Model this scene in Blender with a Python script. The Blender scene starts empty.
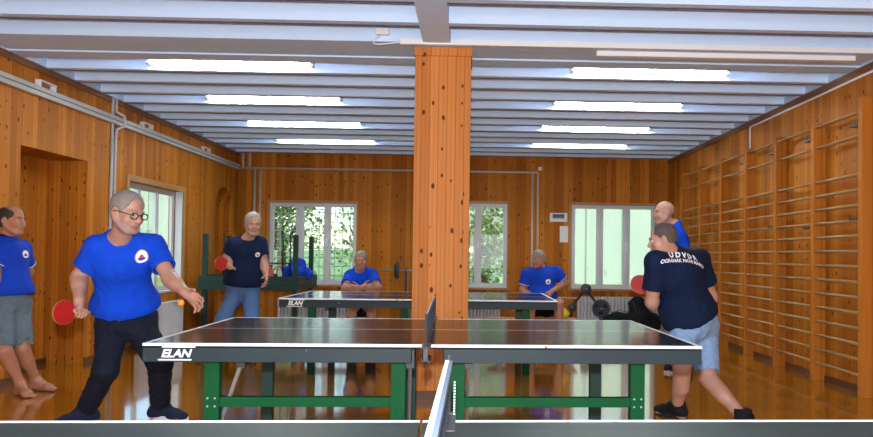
import bpy, bmesh, math, random
import numpy as np
from mathutils import Vector, Matrix
from mathutils.bvhtree import BVHTree

random.seed(7)
SC = bpy.context.scene
COL = SC.collection
PI = math.pi

# ------------------------------------------------------------------ camera
F_PX = 763.92
cam_d = bpy.data.cameras.new('camera')
cam = bpy.data.objects.new('camera', cam_d)
COL.objects.link(cam)
_R = ((0.9994670, -0.0302172, 0.0123553), (0.0299376, 0.9993047, 0.0222231), (-0.0130183, -0.0218413, 0.9996767))
_m = Matrix(((_R[0][0], _R[2][0], -_R[1][0], 0.0), (_R[0][1], _R[2][1], -_R[1][1], 0.0),
             (_R[0][2], _R[2][2], -_R[1][2], 1.2026), (0, 0, 0, 1)))
cam.matrix_world = _m
cam_d.sensor_width = 36.0
cam_d.lens = F_PX / 873 * 36
cam_d.shift_x = -57.04 / 873
cam_d.shift_y = 20.1 / 873
cam_d.clip_start = 0.02
cam_d.clip_end = 300
SC.camera = cam

# ------------------------------------------------------------------ view, world, sun, flash
SC.view_settings.view_transform = 'Standard'
SC.view_settings.look = 'None'
SC.view_settings.gamma = 1
SC.view_settings.use_curve_mapping = False
SC.view_settings.exposure = 0.12

world = bpy.data.worlds.new('sky')
SC.world = world
world.use_nodes = True
wn = world.node_tree.nodes
wn.clear()
sky = wn.new('ShaderNodeTexSky')
sky.sky_type = 'NISHITA'
sky.sun_disc = False
sky.sun_elevation = math.radians(48)
sky.sun_rotation = math.radians(200)
bg = wn.new('ShaderNodeBackground')
bg.inputs['Strength'].default_value = 0.42
wo = wn.new('ShaderNodeOutputWorld')
world.node_tree.links.new(sky.outputs[0], bg.inputs[0])
world.node_tree.links.new(bg.outputs[0], wo.inputs[0])

def light(name, kind, loc, energy, color=(1, 1, 1)):
    d = bpy.data.lights.new(name, kind)
    d.energy = energy
    d.color = color
    o = bpy.data.objects.new(name, d)
    o.location = loc
    COL.objects.link(o)
    return o

sun = light('sun', 'SUN', (0, 30, 20), 3.6, (1.0, 0.95, 0.86))
sun.rotation_euler = (math.radians(40), 0, math.radians(35))
sun.data.angle = math.radians(0.6)
flash = light('camera_flash', 'POINT', (-0.02, -0.02, 1.40), 760, (0.93, 0.96, 1.0))   # the flash on the camera
flash.data.shadow_soft_size = 0.03
rear_fill = light('rear_fill_light', 'AREA', (-0.3, -2.5, 1.65), 330, (0.78, 0.90, 1.0))   # added fill behind the camera, standing in for daylight from unseen windows
rear_fill.data.shape = 'RECTANGLE'
rear_fill.data.size = 6.4
rear_fill.data.size_y = 2.2
rear_fill.rotation_euler = (math.radians(105), 0, 0)

# ------------------------------------------------------------------ materials
def mat(name, col, rough=0.6, metal=0.0, spec=0.5, emit=None, estr=0.0):
    m = bpy.data.materials.new(name)
    m.use_nodes = True
    b = m.node_tree.nodes['Principled BSDF']
    b.inputs['Base Color'].default_value = (*col, 1)
    b.inputs['Roughness'].default_value = rough
    b.inputs['Metallic'].default_value = metal
    b.inputs['Specular IOR Level'].default_value = spec
    if emit:
        b.inputs['Emission Color'].default_value = (*emit, 1)
        b.inputs['Emission Strength'].default_value = estr
    return m

class NT:
    def __init__(s, m):
        s.m = m; s.t = m.node_tree; s.b = s.t.nodes['Principled BSDF']
    def n(s, kind, **kw):
        x = s.t.nodes.new('ShaderNode' + kind)
        for k, v in kw.items():
            setattr(x, k, v)
        return x
    def l(s, a, b):
        s.t.links.new(a, b)
    def put(s, sock, v):
        if isinstance(v, (int, float)):
            sock.default_value = v
        elif isinstance(v, (tuple, list)):
            sock.default_value = v
        else:
            s.l(v, sock)
    def math(s, op, a, b=None, c=None):
        x = s.n('Math', operation=op)
        for i, v in enumerate((a, b, c)):
            if v is not None:
                s.put(x.inputs[i], v)
        return x.outputs[0]
    def xyz(s, x, y, z):
        c = s.n('CombineXYZ')
        for i, v in enumerate((x, y, z)):
            s.put(c.inputs[i], v)
        return c.outputs[0]
    def ramp(s, fac, stops):
        r = s.n('ValToRGB')
        e = r.color_ramp.elements
        while len(e) < len(stops):
            e.new(0.5)
        for q, (p, c) in zip(e, stops):
            q.position = p
            q.color = (*c, 1) if len(c) == 3 else c
        s.l(fac, r.inputs[0])
        return r.outputs[0]
    def mix(s, fac, a, b, mode='MIX'):
        x = s.n('Mix', data_type='RGBA', blend_type=mode)
        s.put(x.inputs[0], fac)
        s.put(x.inputs[6], (*a, 1) if isinstance(a, tuple) else a)
        s.put(x.inputs[7], (*b, 1) if isinstance(b, tuple) else b)
        return x.outputs[2]
    def noise(s, vec, scale, detail=3, rough=0.5):
        x = s.n('TexNoise')
        x.inputs['Scale'].default_value = scale
        x.inputs['Detail'].default_value = detail
        x.inputs['Roughness'].default_value = rough
        s.l(vec, x.inputs['Vector'])
        return x.outputs[0]
    def bump(s, h, strength, dist):
        x = s.n('Bump')
        x.inputs['Strength'].default_value = strength
        x.inputs['Distance'].default_value = dist
        s.l(h, x.inputs['Height'])
        s.l(x.outputs[0], s.b.inputs['Normal'])

def pine(name, width, dark, light_, rough=0.5, knots=True):
    """varnished knotty pine boards standing upright"""
    m = mat(name, light_, rough, spec=0.06)
    q = NT(m)
    g = q.n('NewGeometry')
    s = q.n('SeparateXYZ')
    q.l(g.outputs['Position'], s.inputs[0])
    u = q.math('ADD', s.outputs[0], s.outputs[1])
    uu = q.math('DIVIDE', u, width)
    idx = q.math('FLOOR', uu)
    fr = q.math('FRACT', uu)
    wn_ = q.n('TexWhiteNoise', noise_dimensions='1D')
    q.l(idx, wn_.inputs['W'])
    rnd = wn_.outputs['Value']
    gv = q.xyz(q.math('MULTIPLY', u, 55.0), q.math('MULTIPLY', idx, 3.7), q.math('MULTIPLY', s.outputs[2], 1.6))
    grain = q.noise(gv, 1.0, 4, 0.6)
    tone = q.math('ADD', q.math('MULTIPLY', rnd, 0.62), q.math('MULTIPLY', grain, 0.55))
    col = q.ramp(tone, [(0.2, dark), (0.92, light_)])
    if knots:
        kv = q.xyz(q.math('MULTIPLY', u, 12.0), q.math('ADD', q.math('MULTIPLY', s.outputs[2], 7.5), q.math('MULTIPLY', rnd, 31.0)), 0.0)
        vo = q.n('TexVoronoi', voronoi_dimensions='2D')
        vo.inputs['Scale'].default_value = 1.0
        q.l(kv, vo.inputs['Vector'])
        vs = q.n('SeparateXYZ')
        q.l(vo.outputs['Color'], vs.inputs[0])
        size = q.math('MULTIPLY', q.math('SUBTRACT', vs.outputs[0], 0.55), 0.48)
        k = q.math('SMOOTH_MIN', 1.0, q.math('MAXIMUM', q.math('MULTIPLY', q.math('SUBTRACT', size, vo.outputs['Distance']), 14.0), 0.0), 0.05)
        k = q.math('MULTIPLY', k, 0.9)
        col = q.mix(k, col, (0.05, 0.017, 0.006))
    gro = q.math('LESS_THAN', q.math('MINIMUM', fr, q.math('SUBTRACT', 1.0, fr)), 0.035)
    mid = q.math('LESS_THAN', q.math('ABSOLUTE', q.math('SUBTRACT', fr, 0.5)), 0.03)
    lines = q.math('MAXIMUM', q.math('MULTIPLY', gro, 0.5), q.math('MULTIPLY', mid, 0.24))
    col = q.mix(lines, col, (0.06, 0.02, 0.006))
    q.l(col, q.b.inputs['Base Color'])
    q.bump(q.math('SUBTRACT', 1.0, gro), 0.5, 0.004)
    return m

def floor_mat():
    m = mat('varnished_strip_floor', (0.28, 0.12, 0.03), 0.13)
    q = NT(m)
    g = q.n('NewGeometry')
    s = q.n('SeparateXYZ')
    q.l(g.outputs['Position'], s.inputs[0])
    v = q.math('DIVIDE', s.outputs[1], 0.055)
    row = q.math('FLOOR', v)
    w1 = q.n('TexWhiteNoise', noise_dimensions='1D')
    q.l(row, w1.inputs['W'])
    a = q.math('ADD', q.math('DIVIDE', s.outputs[0], 0.45), q.math('MULTIPLY', w1.outputs['Value'], 7.0))
    cell = q.math('FLOOR', a)
    w2 = q.n('TexWhiteNoise', noise_dimensions='2D')
    q.l(q.xyz(cell, row, 0.0), w2.inputs['Vector'])
    grain = q.noise(q.xyz(q.math('MULTIPLY', s.outputs[0], 3.0), q.math('MULTIPLY', s.outputs[1], 60.0), w2.outputs['Value']), 1.0, 3)
    tone = q.math('ADD', q.math('MULTIPLY', w2.outputs['Value'], 0.5), q.math('MULTIPLY', grain, 0.5))
    col = q.ramp(tone, [(0.1, (0.26, 0.090, 0.004)), (0.9, (0.50, 0.20, 0.010))])
    fr = q.math('FRACT', v)
    gap = q.math('LESS_THAN', fr, 0.04)
    col = q.mix(q.math('MULTIPLY', gap, 0.6), col, (0.05, 0.02, 0.006))
    q.l(col, q.b.inputs['Base Color'])
    wav = q.noise(q.xyz(q.math('MULTIPLY', s.outputs[0], 1.2), q.math('MULTIPLY', s.outputs[1], 14.0), 0.0), 1.0, 2)
    h = q.math('ADD', q.math('MULTIPLY', wav, 1.0), q.math('MULTIPLY', w2.outputs['Value'], 0.12))
    q.bump(h, 0.16, 0.01)
    q.b.inputs['Coat Weight'].default_value = 1.0
    q.b.inputs['Coat Roughness'].default_value = 0.07
    q.b.inputs['Coat IOR'].default_value = 1.6
    return m

def speckled(name, col, chip, rough, amount=0.62, scale=60.0, stretch=(1, 1, 1), spec=0.25):
    """worn paint: base colour with scattered chips and scratches"""
    m = mat(name, col, rough, spec=spec)
    q = NT(m)
    g = q.n('NewGeometry')
    mp = q.n('Mapping')
    mp.inputs['Scale'].default_value = stretch
    q.l(g.outputs['Position'], mp.inputs['Vector'])
    a = q.noise(mp.outputs[0], scale, 4, 0.7)
    b = q.noise(mp.outputs[0], scale * 0.12, 2)
    f = q.math('GREATER_THAN', q.math('ADD', a, q.math('MULTIPLY', b, 0.35)), amount + 0.2)
    base = q.mix(b, tuple(c * 0.8 for c in col), tuple(min(1, c * 1.25) for c in col))
    q.l(q.mix(f, base, chip), q.b.inputs['Base Color'])
    return m

def cloth(name, col, var=0.25, scale=45.0, bump=0.25, rough=0.85):
    m = mat(name, col, rough, spec=0.2)
    q = NT(m)
    tc = q.n('TexCoord')
    n = q.noise(tc.outputs['Object'], scale, 4, 0.65)
    q.l(q.mix(n, tuple(c * (1 - var) for c in col), tuple(min(1, c * (1 + var)) for c in col)), q.b.inputs['Base Color'])
    n2 = q.noise(tc.outputs['Object'], 420.0, 2)
    q.bump(q.math('ADD', n, q.math('MULTIPLY', n2, 0.4)), bump, 0.004)
    return m

def glass_mat():
    m = bpy.data.materials.new('window_glass')
    m.use_nodes = True
    t = m.node_tree
    t.nodes.clear()
    tr = t.nodes.new('ShaderNodeBsdfTransparent')
    tr.inputs[0].default_value = (0.93, 0.97, 0.95, 1)
    gl = t.nodes.new('ShaderNodeBsdfGlossy')
    gl.inputs['Roughness'].default_value = 0.02
    fr = t.nodes.new('ShaderNodeFresnel')
    fr.inputs[0].default_value = 1.5
    mx = t.nodes.new('ShaderNodeMixShader')
    o = t.nodes.new('ShaderNodeOutputMaterial')
    ge = t.nodes.new('ShaderNodeNewGeometry')
    inv = t.nodes.new('ShaderNodeMath'); inv.operation = 'SUBTRACT'; inv.inputs[0].default_value = 1.0
    mu = t.nodes.new('ShaderNodeMath'); mu.operation = 'MULTIPLY'
    t.links.new(ge.outputs['Backfacing'], inv.inputs[1])
    t.links.new(fr.outputs[0], mu.inputs[0])
    t.links.new(inv.outputs[0], mu.inputs[1])
    t.links.new(mu.outputs[0], mx.inputs[0])
    t.links.new(tr.outputs[0], mx.inputs[1])
    t.links.new(gl.outputs[0], mx.inputs[2])
    t.links.new(mx.outputs[0], o.inputs[0])
    return m

def leaf_mat(name, a, b):
    m = mat(name, a, 0.6)
    q = NT(m)
    g = q.n('NewGeometry')
    n = q.noise(g.outputs['Position'], 2.2, 4)
    q.l(q.ramp(n, [(0.3, a), (0.7, b)]), q.b.inputs['Base Color'])
    return m

M = {}
M['pine'] = pine('pine_cladding', 0.085, (0.29, 0.084, 0.007), (0.58, 0.205, 0.022))
M['pillar'] = pine('pillar_pine', 0.072, (0.42, 0.140, 0.030), (0.66, 0.255, 0.070))
M['bars'] = pine('wall_bar_pine', 0.31, (0.36, 0.115, 0.012), (0.50, 0.175, 0.026), knots=False)
M['rung'] = mat('rung_wood', (0.32, 0.165, 0.05), 0.5)
M['cornice'] = mat('cornice_wood', (0.20, 0.075, 0.016), 0.5)
M['trim'] = mat('dark_wood_trim', (0.10, 0.035, 0.010), 0.5)
M['casing'] = mat('window_casing_wood', (0.40, 0.20, 0.06), 0.45)
M['floor'] = floor_mat()
M['floor'].node_tree.nodes['Principled BSDF'].inputs['Specular IOR Level'].default_value = 0.2
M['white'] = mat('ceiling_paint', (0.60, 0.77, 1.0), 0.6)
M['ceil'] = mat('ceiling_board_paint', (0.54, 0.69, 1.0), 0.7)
M['lipshadow'] = mat('joist_shadow_line', (0.13, 0.11, 0.13), 0.7)  # dark colour standing in for the flash shadow line under the joists
M['wframe'] = mat('window_frame_paint', (0.62, 0.64, 0.66), 0.4)
M['glass'] = glass_mat()
M['conduit'] = mat('grey_conduit', (0.50, 0.52, 0.52), 0.45)
M['whitep'] = mat('white_plastic', (0.80, 0.82, 0.84), 0.4)
M['rad'] = mat('radiator_enamel', (0.55, 0.56, 0.58), 0.35)
M['lamp'] = mat('lamp_diffuser', (0.9, 0.9, 0.9), 0.5, emit=(0.95, 1.0, 0.92), estr=105.0)
M['tabletop'] = speckled('table_top_paint', (0.014, 0.020, 0.019), (0.05, 0.055, 0.05), 0.15, 0.68, 14.0, (0.5, 8, 1), 0.10)
M['fronttop'] = speckled('matte_table_top_paint', (0.030, 0.038, 0.032), (0.08, 0.085, 0.08), 0.45, 0.68, 14.0, (0.5, 8, 1), 0.02)
M['apron'] = speckled('table_apron_paint', (0.013, 0.026, 0.030), (0.30, 0.33, 0.33), 0.5, 0.70, 45.0, (0.6, 1, 1))
M['edgewhite'] = speckled('worn_white_line', (0.75, 0.80, 0.80), (0.08, 0.10, 0.10), 0.4, 0.66, 30.0)
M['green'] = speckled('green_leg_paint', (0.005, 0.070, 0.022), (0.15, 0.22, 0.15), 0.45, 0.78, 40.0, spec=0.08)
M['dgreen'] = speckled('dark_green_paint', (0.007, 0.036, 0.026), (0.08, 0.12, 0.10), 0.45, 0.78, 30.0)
M['steel'] = mat('grey_steel', (0.38, 0.40, 0.42), 0.35, 0.6)
M['black'] = mat('black_paint', (0.010, 0.011, 0.012), 0.5)
M['iron'] = mat('cast_iron', (0.035, 0.037, 0.040), 0.5, 0.3)
M['net'] = mat('net_cord', (0.020, 0.028, 0.045), 0.8)
M['tape'] = mat('net_tape', (0.72, 0.75, 0.78), 0.7)
M['netside'] = mat('net_band_cloth', (0.10, 0.13, 0.17), 0.8)
M['letter'] = mat('white_lettering', (0.85, 0.87, 0.88), 0.5)
M['blue'] = cloth('royal_blue_cotton', (0.003, 0.058, 0.56), 0.12)
M['bluep'] = cloth('blue_polo_cotton', (0.006, 0.045, 0.42), 0.15)
M['navy'] = cloth('navy_cotton', (0.004, 0.012, 0.042), 0.2)
M['darktrouser'] = cloth('dark_trouser_cloth', (0.008, 0.011, 0.024), 0.25)
M['denim'] = cloth('blue_denim', (0.075, 0.155, 0.31), 0.35, 60.0)
M['lightdenim'] = cloth('washed_denim', (0.23, 0.36, 0.56), 0.4, 30.0)
M['greydenim'] = cloth('grey_denim', (0.12, 0.16, 0.19), 0.35, 50.0)
M['blackcloth'] = cloth('black_cloth', (0.008, 0.009, 0.011), 0.3)
M['whitecloth'] = cloth('white_piping', (0.7, 0.75, 0.8), 0.1)
M['eye'] = mat('eye_white', (0.52, 0.47, 0.43), 0.3)
M['iris'] = mat('iris', (0.03, 0.02, 0.015), 0.2)
M['gold'] = mat('emblem_gold', (0.60, 0.45, 0.12), 0.6)
M['red'] = mat('emblem_red', (0.55, 0.03, 0.03), 0.6)
M['rubber'] = mat('red_rubber', (0.42, 0.010, 0.010), 0.55)
M['blade'] = mat('blade_wood', (0.45, 0.26, 0.10), 0.5)
M['orange'] = mat('orange_ball', (0.95, 0.30, 0.02), 0.4)
M['sole'] = mat('white_sole', (0.72, 0.74, 0.78), 0.5)
M['shoeblue'] = cloth('navy_knit_shoe', (0.012, 0.018, 0.045), 0.3)
M['bench'] = mat('bench_wood', (0.30, 0.14, 0.045), 0.45)
M['paper'] = mat('paper', (0.80, 0.82, 0.84), 0.7)
M['grass'] = leaf_mat('lawn_grass', (0.10, 0.22, 0.04), (0.30, 0.42, 0.12))
M['leaf'] = leaf_mat('tree_leaves', (0.06, 0.16, 0.03), (0.30, 0.45, 0.12))
M['leafb'] = leaf_mat('pale_tree_leaves', (0.16, 0.30, 0.08), (0.45, 0.58, 0.28))
M['bark'] = mat('bark', (0.10, 0.07, 0.05), 0.9)
M['stonewall'] = speckled('pale_block_wall', (0.44, 0.50, 0.40), (0.34, 0.42, 0.30), 0.8, 0.6, 2.0)
M['yellow'] = mat('yellow_plastic', (0.75, 0.55, 0.02), 0.4)
M['redplastic'] = mat('red_plastic', (0.45, 0.03, 0.03), 0.35)
M['clear'] = mat('pale_bottle', (0.45, 0.55, 0.52), 0.2)

def skin(name, col, grey=False):
    m = mat(name, col, 0.48, spec=0.4)
    q = NT(m)
    tc = q.n('TexCoord')
    n = q.noise(tc.outputs['Object'], 28.0, 3)
    q.l(q.mix(n, tuple(c * f for c, f in zip(col, (0.85, 0.78, 0.76))), tuple(min(1, c * f) for c, f in zip(col, (1.12, 1.14, 1.15)))), q.b.inputs['Base Color'])
    q.b.inputs['Subsurface Weight'].default_value = 0.08
    q.b.inputs['Subsurface Radius'].default_value = (0.02, 0.008, 0.004)
    return m
M['skin'] = skin('skin', (0.47, 0.26, 0.18))
M['skin_tan'] = skin('tanned_skin', (0.42, 0.19, 0.11))
M['lips'] = mat('lips', (0.34, 0.15, 0.115), 0.5)
M['stubble'] = cloth('grey_stubble', (0.36, 0.245, 0.20), 0.25, 300.0)
def hair(name, col):
    m = mat(name, col, 0.7)
    q = NT(m)
    tc = q.n('TexCoord')
    n = q.noise(tc.outputs['Object'], 160.0, 3)
    q.l(q.mix(n, tuple(c * 0.55 for c in col), tuple(min(1, c * 1.4) for c in col)), q.b.inputs['Base Color'])
    q.bump(n, 0.6, 0.006)
    return m
M['hair_grey'] = hair('grey_hair', (0.25, 0.225, 0.195))
M['hair_white'] = hair('white_hair', (0.38, 0.34, 0.28))
M['hair_dark'] = hair('dark_hair', (0.035, 0.027, 0.022))
M['hair_shaved'] = hair('shaved_dark_hair', (0.085, 0.062, 0.052))

# ------------------------------------------------------------------ mesh helpers
def tag(o, label=None, cat=None, group=None, kind=None):
    if label: o['label'] = label
    if cat: o['category'] = cat
    if group: o['group'] = group
    if kind: o['kind'] = kind
    return o

def thing(name, label, cat, loc=(0, 0, 0), rz=0.0, group=None):
    o = bpy.data.objects.new(name, None)
    o.empty_display_size = 0.1
    COL.objects.link(o)
    o.location = loc
    o.rotation_euler = (0, 0, rz)
    return tag(o, label, cat, group)

def obj(name, bm, mats, parent=None, smooth=False):
    me = bpy.data.meshes.new(name)
    bmesh.ops.recalc_face_normals(bm, faces=bm.faces[:])
    bm.to_mesh(me)
    bm.free()
    for m in (mats if isinstance(mats, (list, tuple)) else [mats]):
        me.materials.append(m)
    if smooth:
        me.polygons.foreach_set('use_smooth', [True] * len(me.polygons))
        if smooth == 'auto':
            me.set_sharp_from_angle(angle=math.radians(35))
    o = bpy.data.objects.new(name, me)
    COL.objects.link(o)
    if parent:
        o.parent = parent
    return o

def struct(name, bm, mats, parent=None, smooth=False):
    o = obj(name, bm, mats, parent, smooth)
    if not parent:
        o['kind'] = 'structure'
    return o

def nb():
    return bmesh.new()

def box(bm, x0, x1, y0, y1, z0, z1, mi=0, bev=0.0, rot=None):
    r = bmesh.ops.create_cube(bm, size=1.0)
    vs = r['verts']
    for v in vs:
        v.co = Vector((x0 + (v.co.x + .5) * (x1 - x0), y0 + (v.co.y + .5) * (y1 - y0), z0 + (v.co.z + .5) * (z1 - z0)))
    fs = {f for v in vs for f in v.link_faces}
    if bev > 0:
        es = list({e for v in vs for e in v.link_edges})
        rr = bmesh.ops.bevel(bm, geom=es, offset=bev, segments=2, affect='EDGES', profile=0.5)
        fs = set(rr['faces']) | {f for f in fs if f.is_valid}
        vs = list({v for f in fs for v in f.verts})
    for f in fs:
        f.material_index = mi
    if rot:
        c = Vector(((x0 + x1) / 2, (y0 + y1) / 2, (z0 + z1) / 2))
        bmesh.ops.rotate(bm, verts=list(vs), cent=c, matrix=rot)
    return bm

def frame_of(d):
    d = d.normalized()
    a = Vector((0, 0, 1)) if abs(d.z) < 0.9 else Vector((1, 0, 0))
    s = d.cross(a).normalized()
    return s, d.cross(s).normalized()

def tube(bm, pts, r, n=10, mi=0, cap=True, ell=1.0):
    pts = [Vector(p) for p in pts]
    rs = r if isinstance(r, (list, tuple)) else [r] * len(pts)
    rings = []
    s = None
    for i, p in enumerate(pts):
        d = (pts[min(i + 1, len(pts) - 1)] - pts[max(i - 1, 0)])
        if s is None:
            s, t = frame_of(d)
        else:
            dn = d.normalized()
            s = (s - dn * s.dot(dn)).normalized()
            t = dn.cross(s).normalized()
        rings.append([bm.verts.new(p + (s * math.cos(2 * PI * k / n) + t * math.sin(2 * PI * k / n) * ell) * rs[i]) for k in range(n)])
    for a, b in zip(rings, rings[1:]):
        for k in range(n):
            bm.faces.new((a[k], a[(k + 1) % n], b[(k + 1) % n], b[k])).material_index = mi
    if cap:
        bm.faces.new(rings[0][::-1]).material_index = mi
        bm.faces.new(rings[-1]).material_index = mi
    return bm

def lathe(bm, prof, n=24, mi=0, mtx=None):
    rings = []
    for r, z in prof:
        rings.append([bm.verts.new(Vector((max(r, 1e-4) * math.cos(2 * PI * k / n), max(r, 1e-4) * math.sin(2 * PI * k / n), z))) for k in range(n)])
    for a, b in zip(rings, rings[1:]):
        for k in range(n):
            bm.faces.new((a[k], a[(k + 1) % n], b[(k + 1) % n], b[k])).material_index = mi
    bm.faces.new(rings[0][::-1]).material_index = mi
    bm.faces.new(rings[-1]).material_index = mi
    if mtx is not None:
        for ring in rings:
            for v in ring:
                v.co = mtx @ v.co
    return bm

def prism(bm, pts2, mtx, depth, mi=0):
    """outline in the local xy plane, thickness along +z"""
    a = [bm.verts.new(mtx @ Vector((x, y, 0))) for x, y in pts2]
    b = [bm.verts.new(mtx @ Vector((x, y, depth))) for x, y in pts2]
    n = len(a)
    bm.faces.new(a[::-1]).material_index = mi
    bm.faces.new(b).material_index = mi
    for k in range(n):
        bm.faces.new((a[k], a[(k + 1) % n], b[(k + 1) % n], b[k])).material_index = mi
    return bm

def text_bm(s, size, offset=0.0, shear=0.0, extrude=0.0, spacing=1.0, center=True):
    c = bpy.data.curves.new('lettering', 'FONT')
    c.body = s
    c.size = size
    c.offset = offset
    c.shear = shear
    c.extrude = extrude
    c.space_character = spacing
    c.resolution_u = 3
    if center:
        c.align_x = 'CENTER'
        c.align_y = 'CENTER'
    o = bpy.data.objects.new('lettering', c)
    COL.objects.link(o)
    dg = bpy.context.evaluated_depsgraph_get()
    me = bpy.data.meshes.new_from_object(o.evaluated_get(dg))
    bm = nb()
    bm.from_mesh(me)
    bpy.data.objects.remove(o)
    bpy.data.curves.remove(c)
    bpy.data.meshes.remove(me)
    return bm

def xform(bm, mtx):
    bmesh.ops.transform(bm, matrix=mtx, verts=bm.verts[:])
    return bm

# ------------------------------------------------------------------ the room
XL, XR, YB, YF, ZC, ZS = -4.113, 3.541, 13.566, -2.6, 2.952, 3.16
bm = nb(); box(bm, XL - .5, XR + .3, YF - .3, YB + .35, -0.12, 0.0); struct('floor', bm, M['floor'])
bm = nb(); box(bm, XL - .5, XR + .3, YF - .3, YB + .35, ZS, ZS + .15); struct('ceiling', bm, M['ceil'])

def wall_x(bm, x0, x1, ua, ub, z1, holes):
    """wall standing along Y between x0 and x1, with rectangular holes (u0,u1,z0,z1)"""
    u = ua
    for h in sorted(holes):
        box(bm, x0, x1, u, h[0], 0, z1)
        if h[2] > 0: box(bm, x0, x1, h[0], h[1], 0, h[2])
        box(bm, x0, x1, h[0], h[1], h[3], z1)
        u = h[1]
    box(bm, x0, x1, u, ub, 0, z1)

W4 = (9.29, 11.02, 0.66, 2.055)
DOORREC = (7.075, 8.30, 0.0, 2.16)
NICHE = (12.43, 13.26, 0.0, 2.29)
bm = nb()
wall_x(bm, XL - .20, XL, YF, YB + .3, ZS, [DOORREC, W4, NICHE])
for a, b_, zt in ((DOORREC[0], DOORREC[1], DOORREC[3]), (NICHE[0], NICHE[1], NICHE[3])):
    box(bm, XL - .40, XL - .20, a - .1, a, 0, zt); box(bm, XL - .40, XL - .20, b_, b_ + .1, 0, zt)
    box(bm, XL - .40, XL - .20, a - .1, b_ + .1, zt, zt + .1)
# arched head of the niche
cy, rad_ = (NICHE[0] + NICHE[1]) / 2, (NICHE[1] - NICHE[0]) / 2
zs_ = NICHE[3] - rad_ * 0.75
arc = [(cy - rad_ * math.cos(a), zs_ + rad_ * .75 * math.sin(a)) for a in np.linspace(0, PI, 17)]
for (p, q) in zip(arc, arc[1:]):
    pts = [(p[0], p[1]), (q[0], q[1]), (q[0], NICHE[3] + .01), (p[0], NICHE[3] + .01)]
    va = [bm.verts.new((XL, *t)) for t in pts]; vb = [bm.verts.new((XL - .4, *t)) for t in pts]
    bm.faces.new(va); bm.faces.new(vb[::-1])
    for k in range(4):
        bm.faces.new((va[k], vb[k], vb[(k + 1) % 4], va[(k + 1) % 4]))
box(bm, XL - .48, XL - .40, DOORREC[0] - .1, DOORREC[1] + .1, 0, DOORREC[3] + .1)      # back of the doorway recess
box(bm, XL - .40, XL - .30, NICHE[0] - .1, NICHE[1] + .1, 0, NICHE[3] + .1)             # back of the niche
struct('wall_left', bm, M['pine'])

W1 = (-3.535, -2.02, 0.655, 2.085)
W2 = (-0.87, 0.645, 0.635, 2.12)
W3 = (1.80, 3.29, 0.635, 2.12)
bm = nb()
u = XL - .4
for h in (W1, W2, W3):
    box(bm, u, h[0], YB, YB + .3, 0, ZS)
    box(bm, h[0], h[1], YB, YB + .3, 0, h[2])
    box(bm, h[0], h[1], YB, YB + .3, h[3], ZS)
    u = h[1]
box(bm, u, XR + .25, YB, YB + .3, 0, ZS)
struct('wall_back', bm, M['pine'])
bm = nb(); box(bm, XR, XR + .25, YF, YB + .3, 0, ZS); struct('wall_right', bm, M['pine'])
bm = nb(); box(bm, XL - .4, XR + .25, YF - .25, YF, 0, ZS); struct('wall_rear', bm, M['pine'])

# skirting
bm = nb()
for a, b in ((YF, DOORREC[0]), (DOORREC[1], NICHE[0]), (NICHE[1], YB)):
    box(bm, XL, XL + .015, a, b, 0, .06)
box(bm, XL - .4, XL - .385, DOORREC[0], DOORREC[1], 0, .06)
struct('baseboard_left', bm, M['trim'])
bm = nb(); box(bm, XL, XR, YB - .015, YB, 0, .06); struct('baseboard_back', bm, M['trim'])
bm = nb(); box(bm, XR - .015, XR, YF, YB, 0, .06); struct('baseboard_right', bm, M['trim'])

# ceiling joists, the cross girder and the long beam
k = 0
def trim(bm, mats):
    global k
    k += 1
    return struct('trim_%d' % k, bm, mats)
edges = [7.50, 8.02, 8.57, 9.12, 9.67, 10.20, 10.74, 11.26, 11.79, 12.33, 12.87, 13.40]
near = [5.82 - .545 * i for i in range(13)]
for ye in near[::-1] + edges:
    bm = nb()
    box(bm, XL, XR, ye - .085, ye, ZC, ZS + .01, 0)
    box(bm, XL, XR, ye - .018, ye + .004, ZC - .006, ZC + .012, 1)  # thin strip painted where the joist's flash shadow would show
    trim(bm, [M['white'], M['lipshadow']])
bm = nb()
for a, b, z in ((6.27, 6.50, ZC), (6.51, 6.79, ZC + .012), (6.80, 7.03, ZC)):
    box(bm, XL, XR, a, b, z, ZS + .01)
trim(bm, [M['white']])
bm = nb()
box(bm, -.410, -.185, YF, 6.27, ZC - .012, ZS)
trim(bm, [M['white']])
# dark cornice strips under the ceiling along the side walls
bm = nb(); box(bm, XL, XL + .02, YF, YB, ZC - .06, ZC - .001); trim(bm, M['cornice'])
bm = nb(); box(bm, XR - .02, XR, YF, YB, ZC - .07, ZC - .001); trim(bm, M['cornice'])
bm = nb(); box(bm, XL, XL + .03, YF, YB, ZC + .001, ZS); trim(bm, M['white'])
bm = nb(); box(bm, XR - .03, XR, YF, YB, ZC + .001, ZS); trim(bm, M['white'])

# pine clad pillar
t = thing('pillar', 'square pine clad pillar in the middle of the hall behind the nets', 'pillar', (-.25, 6.64, 0))
bm = nb(); box(bm, -.235, .235, -.235, .235, 0, ZC - .075, bev=.004); obj('pillar_shaft', bm, M['pillar'], t)
bm = nb(); box(bm, -.243, .243, -.243, .243, ZC - .075, ZC - .002, bev=.003); obj('pillar_cap', bm, M['pillar'], t)
bm = nb()
box(bm, -.25, .25, -.25, -.235, 0, .07); box(bm, -.25, .25, .235, .25, 0, .07)
box(bm, -.25, -.235, -.25, .25, 0, .07); box(bm, .235, .25, -.25, .25, 0, .07)
obj('pillar_skirting', bm, M['trim'], t)

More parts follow.
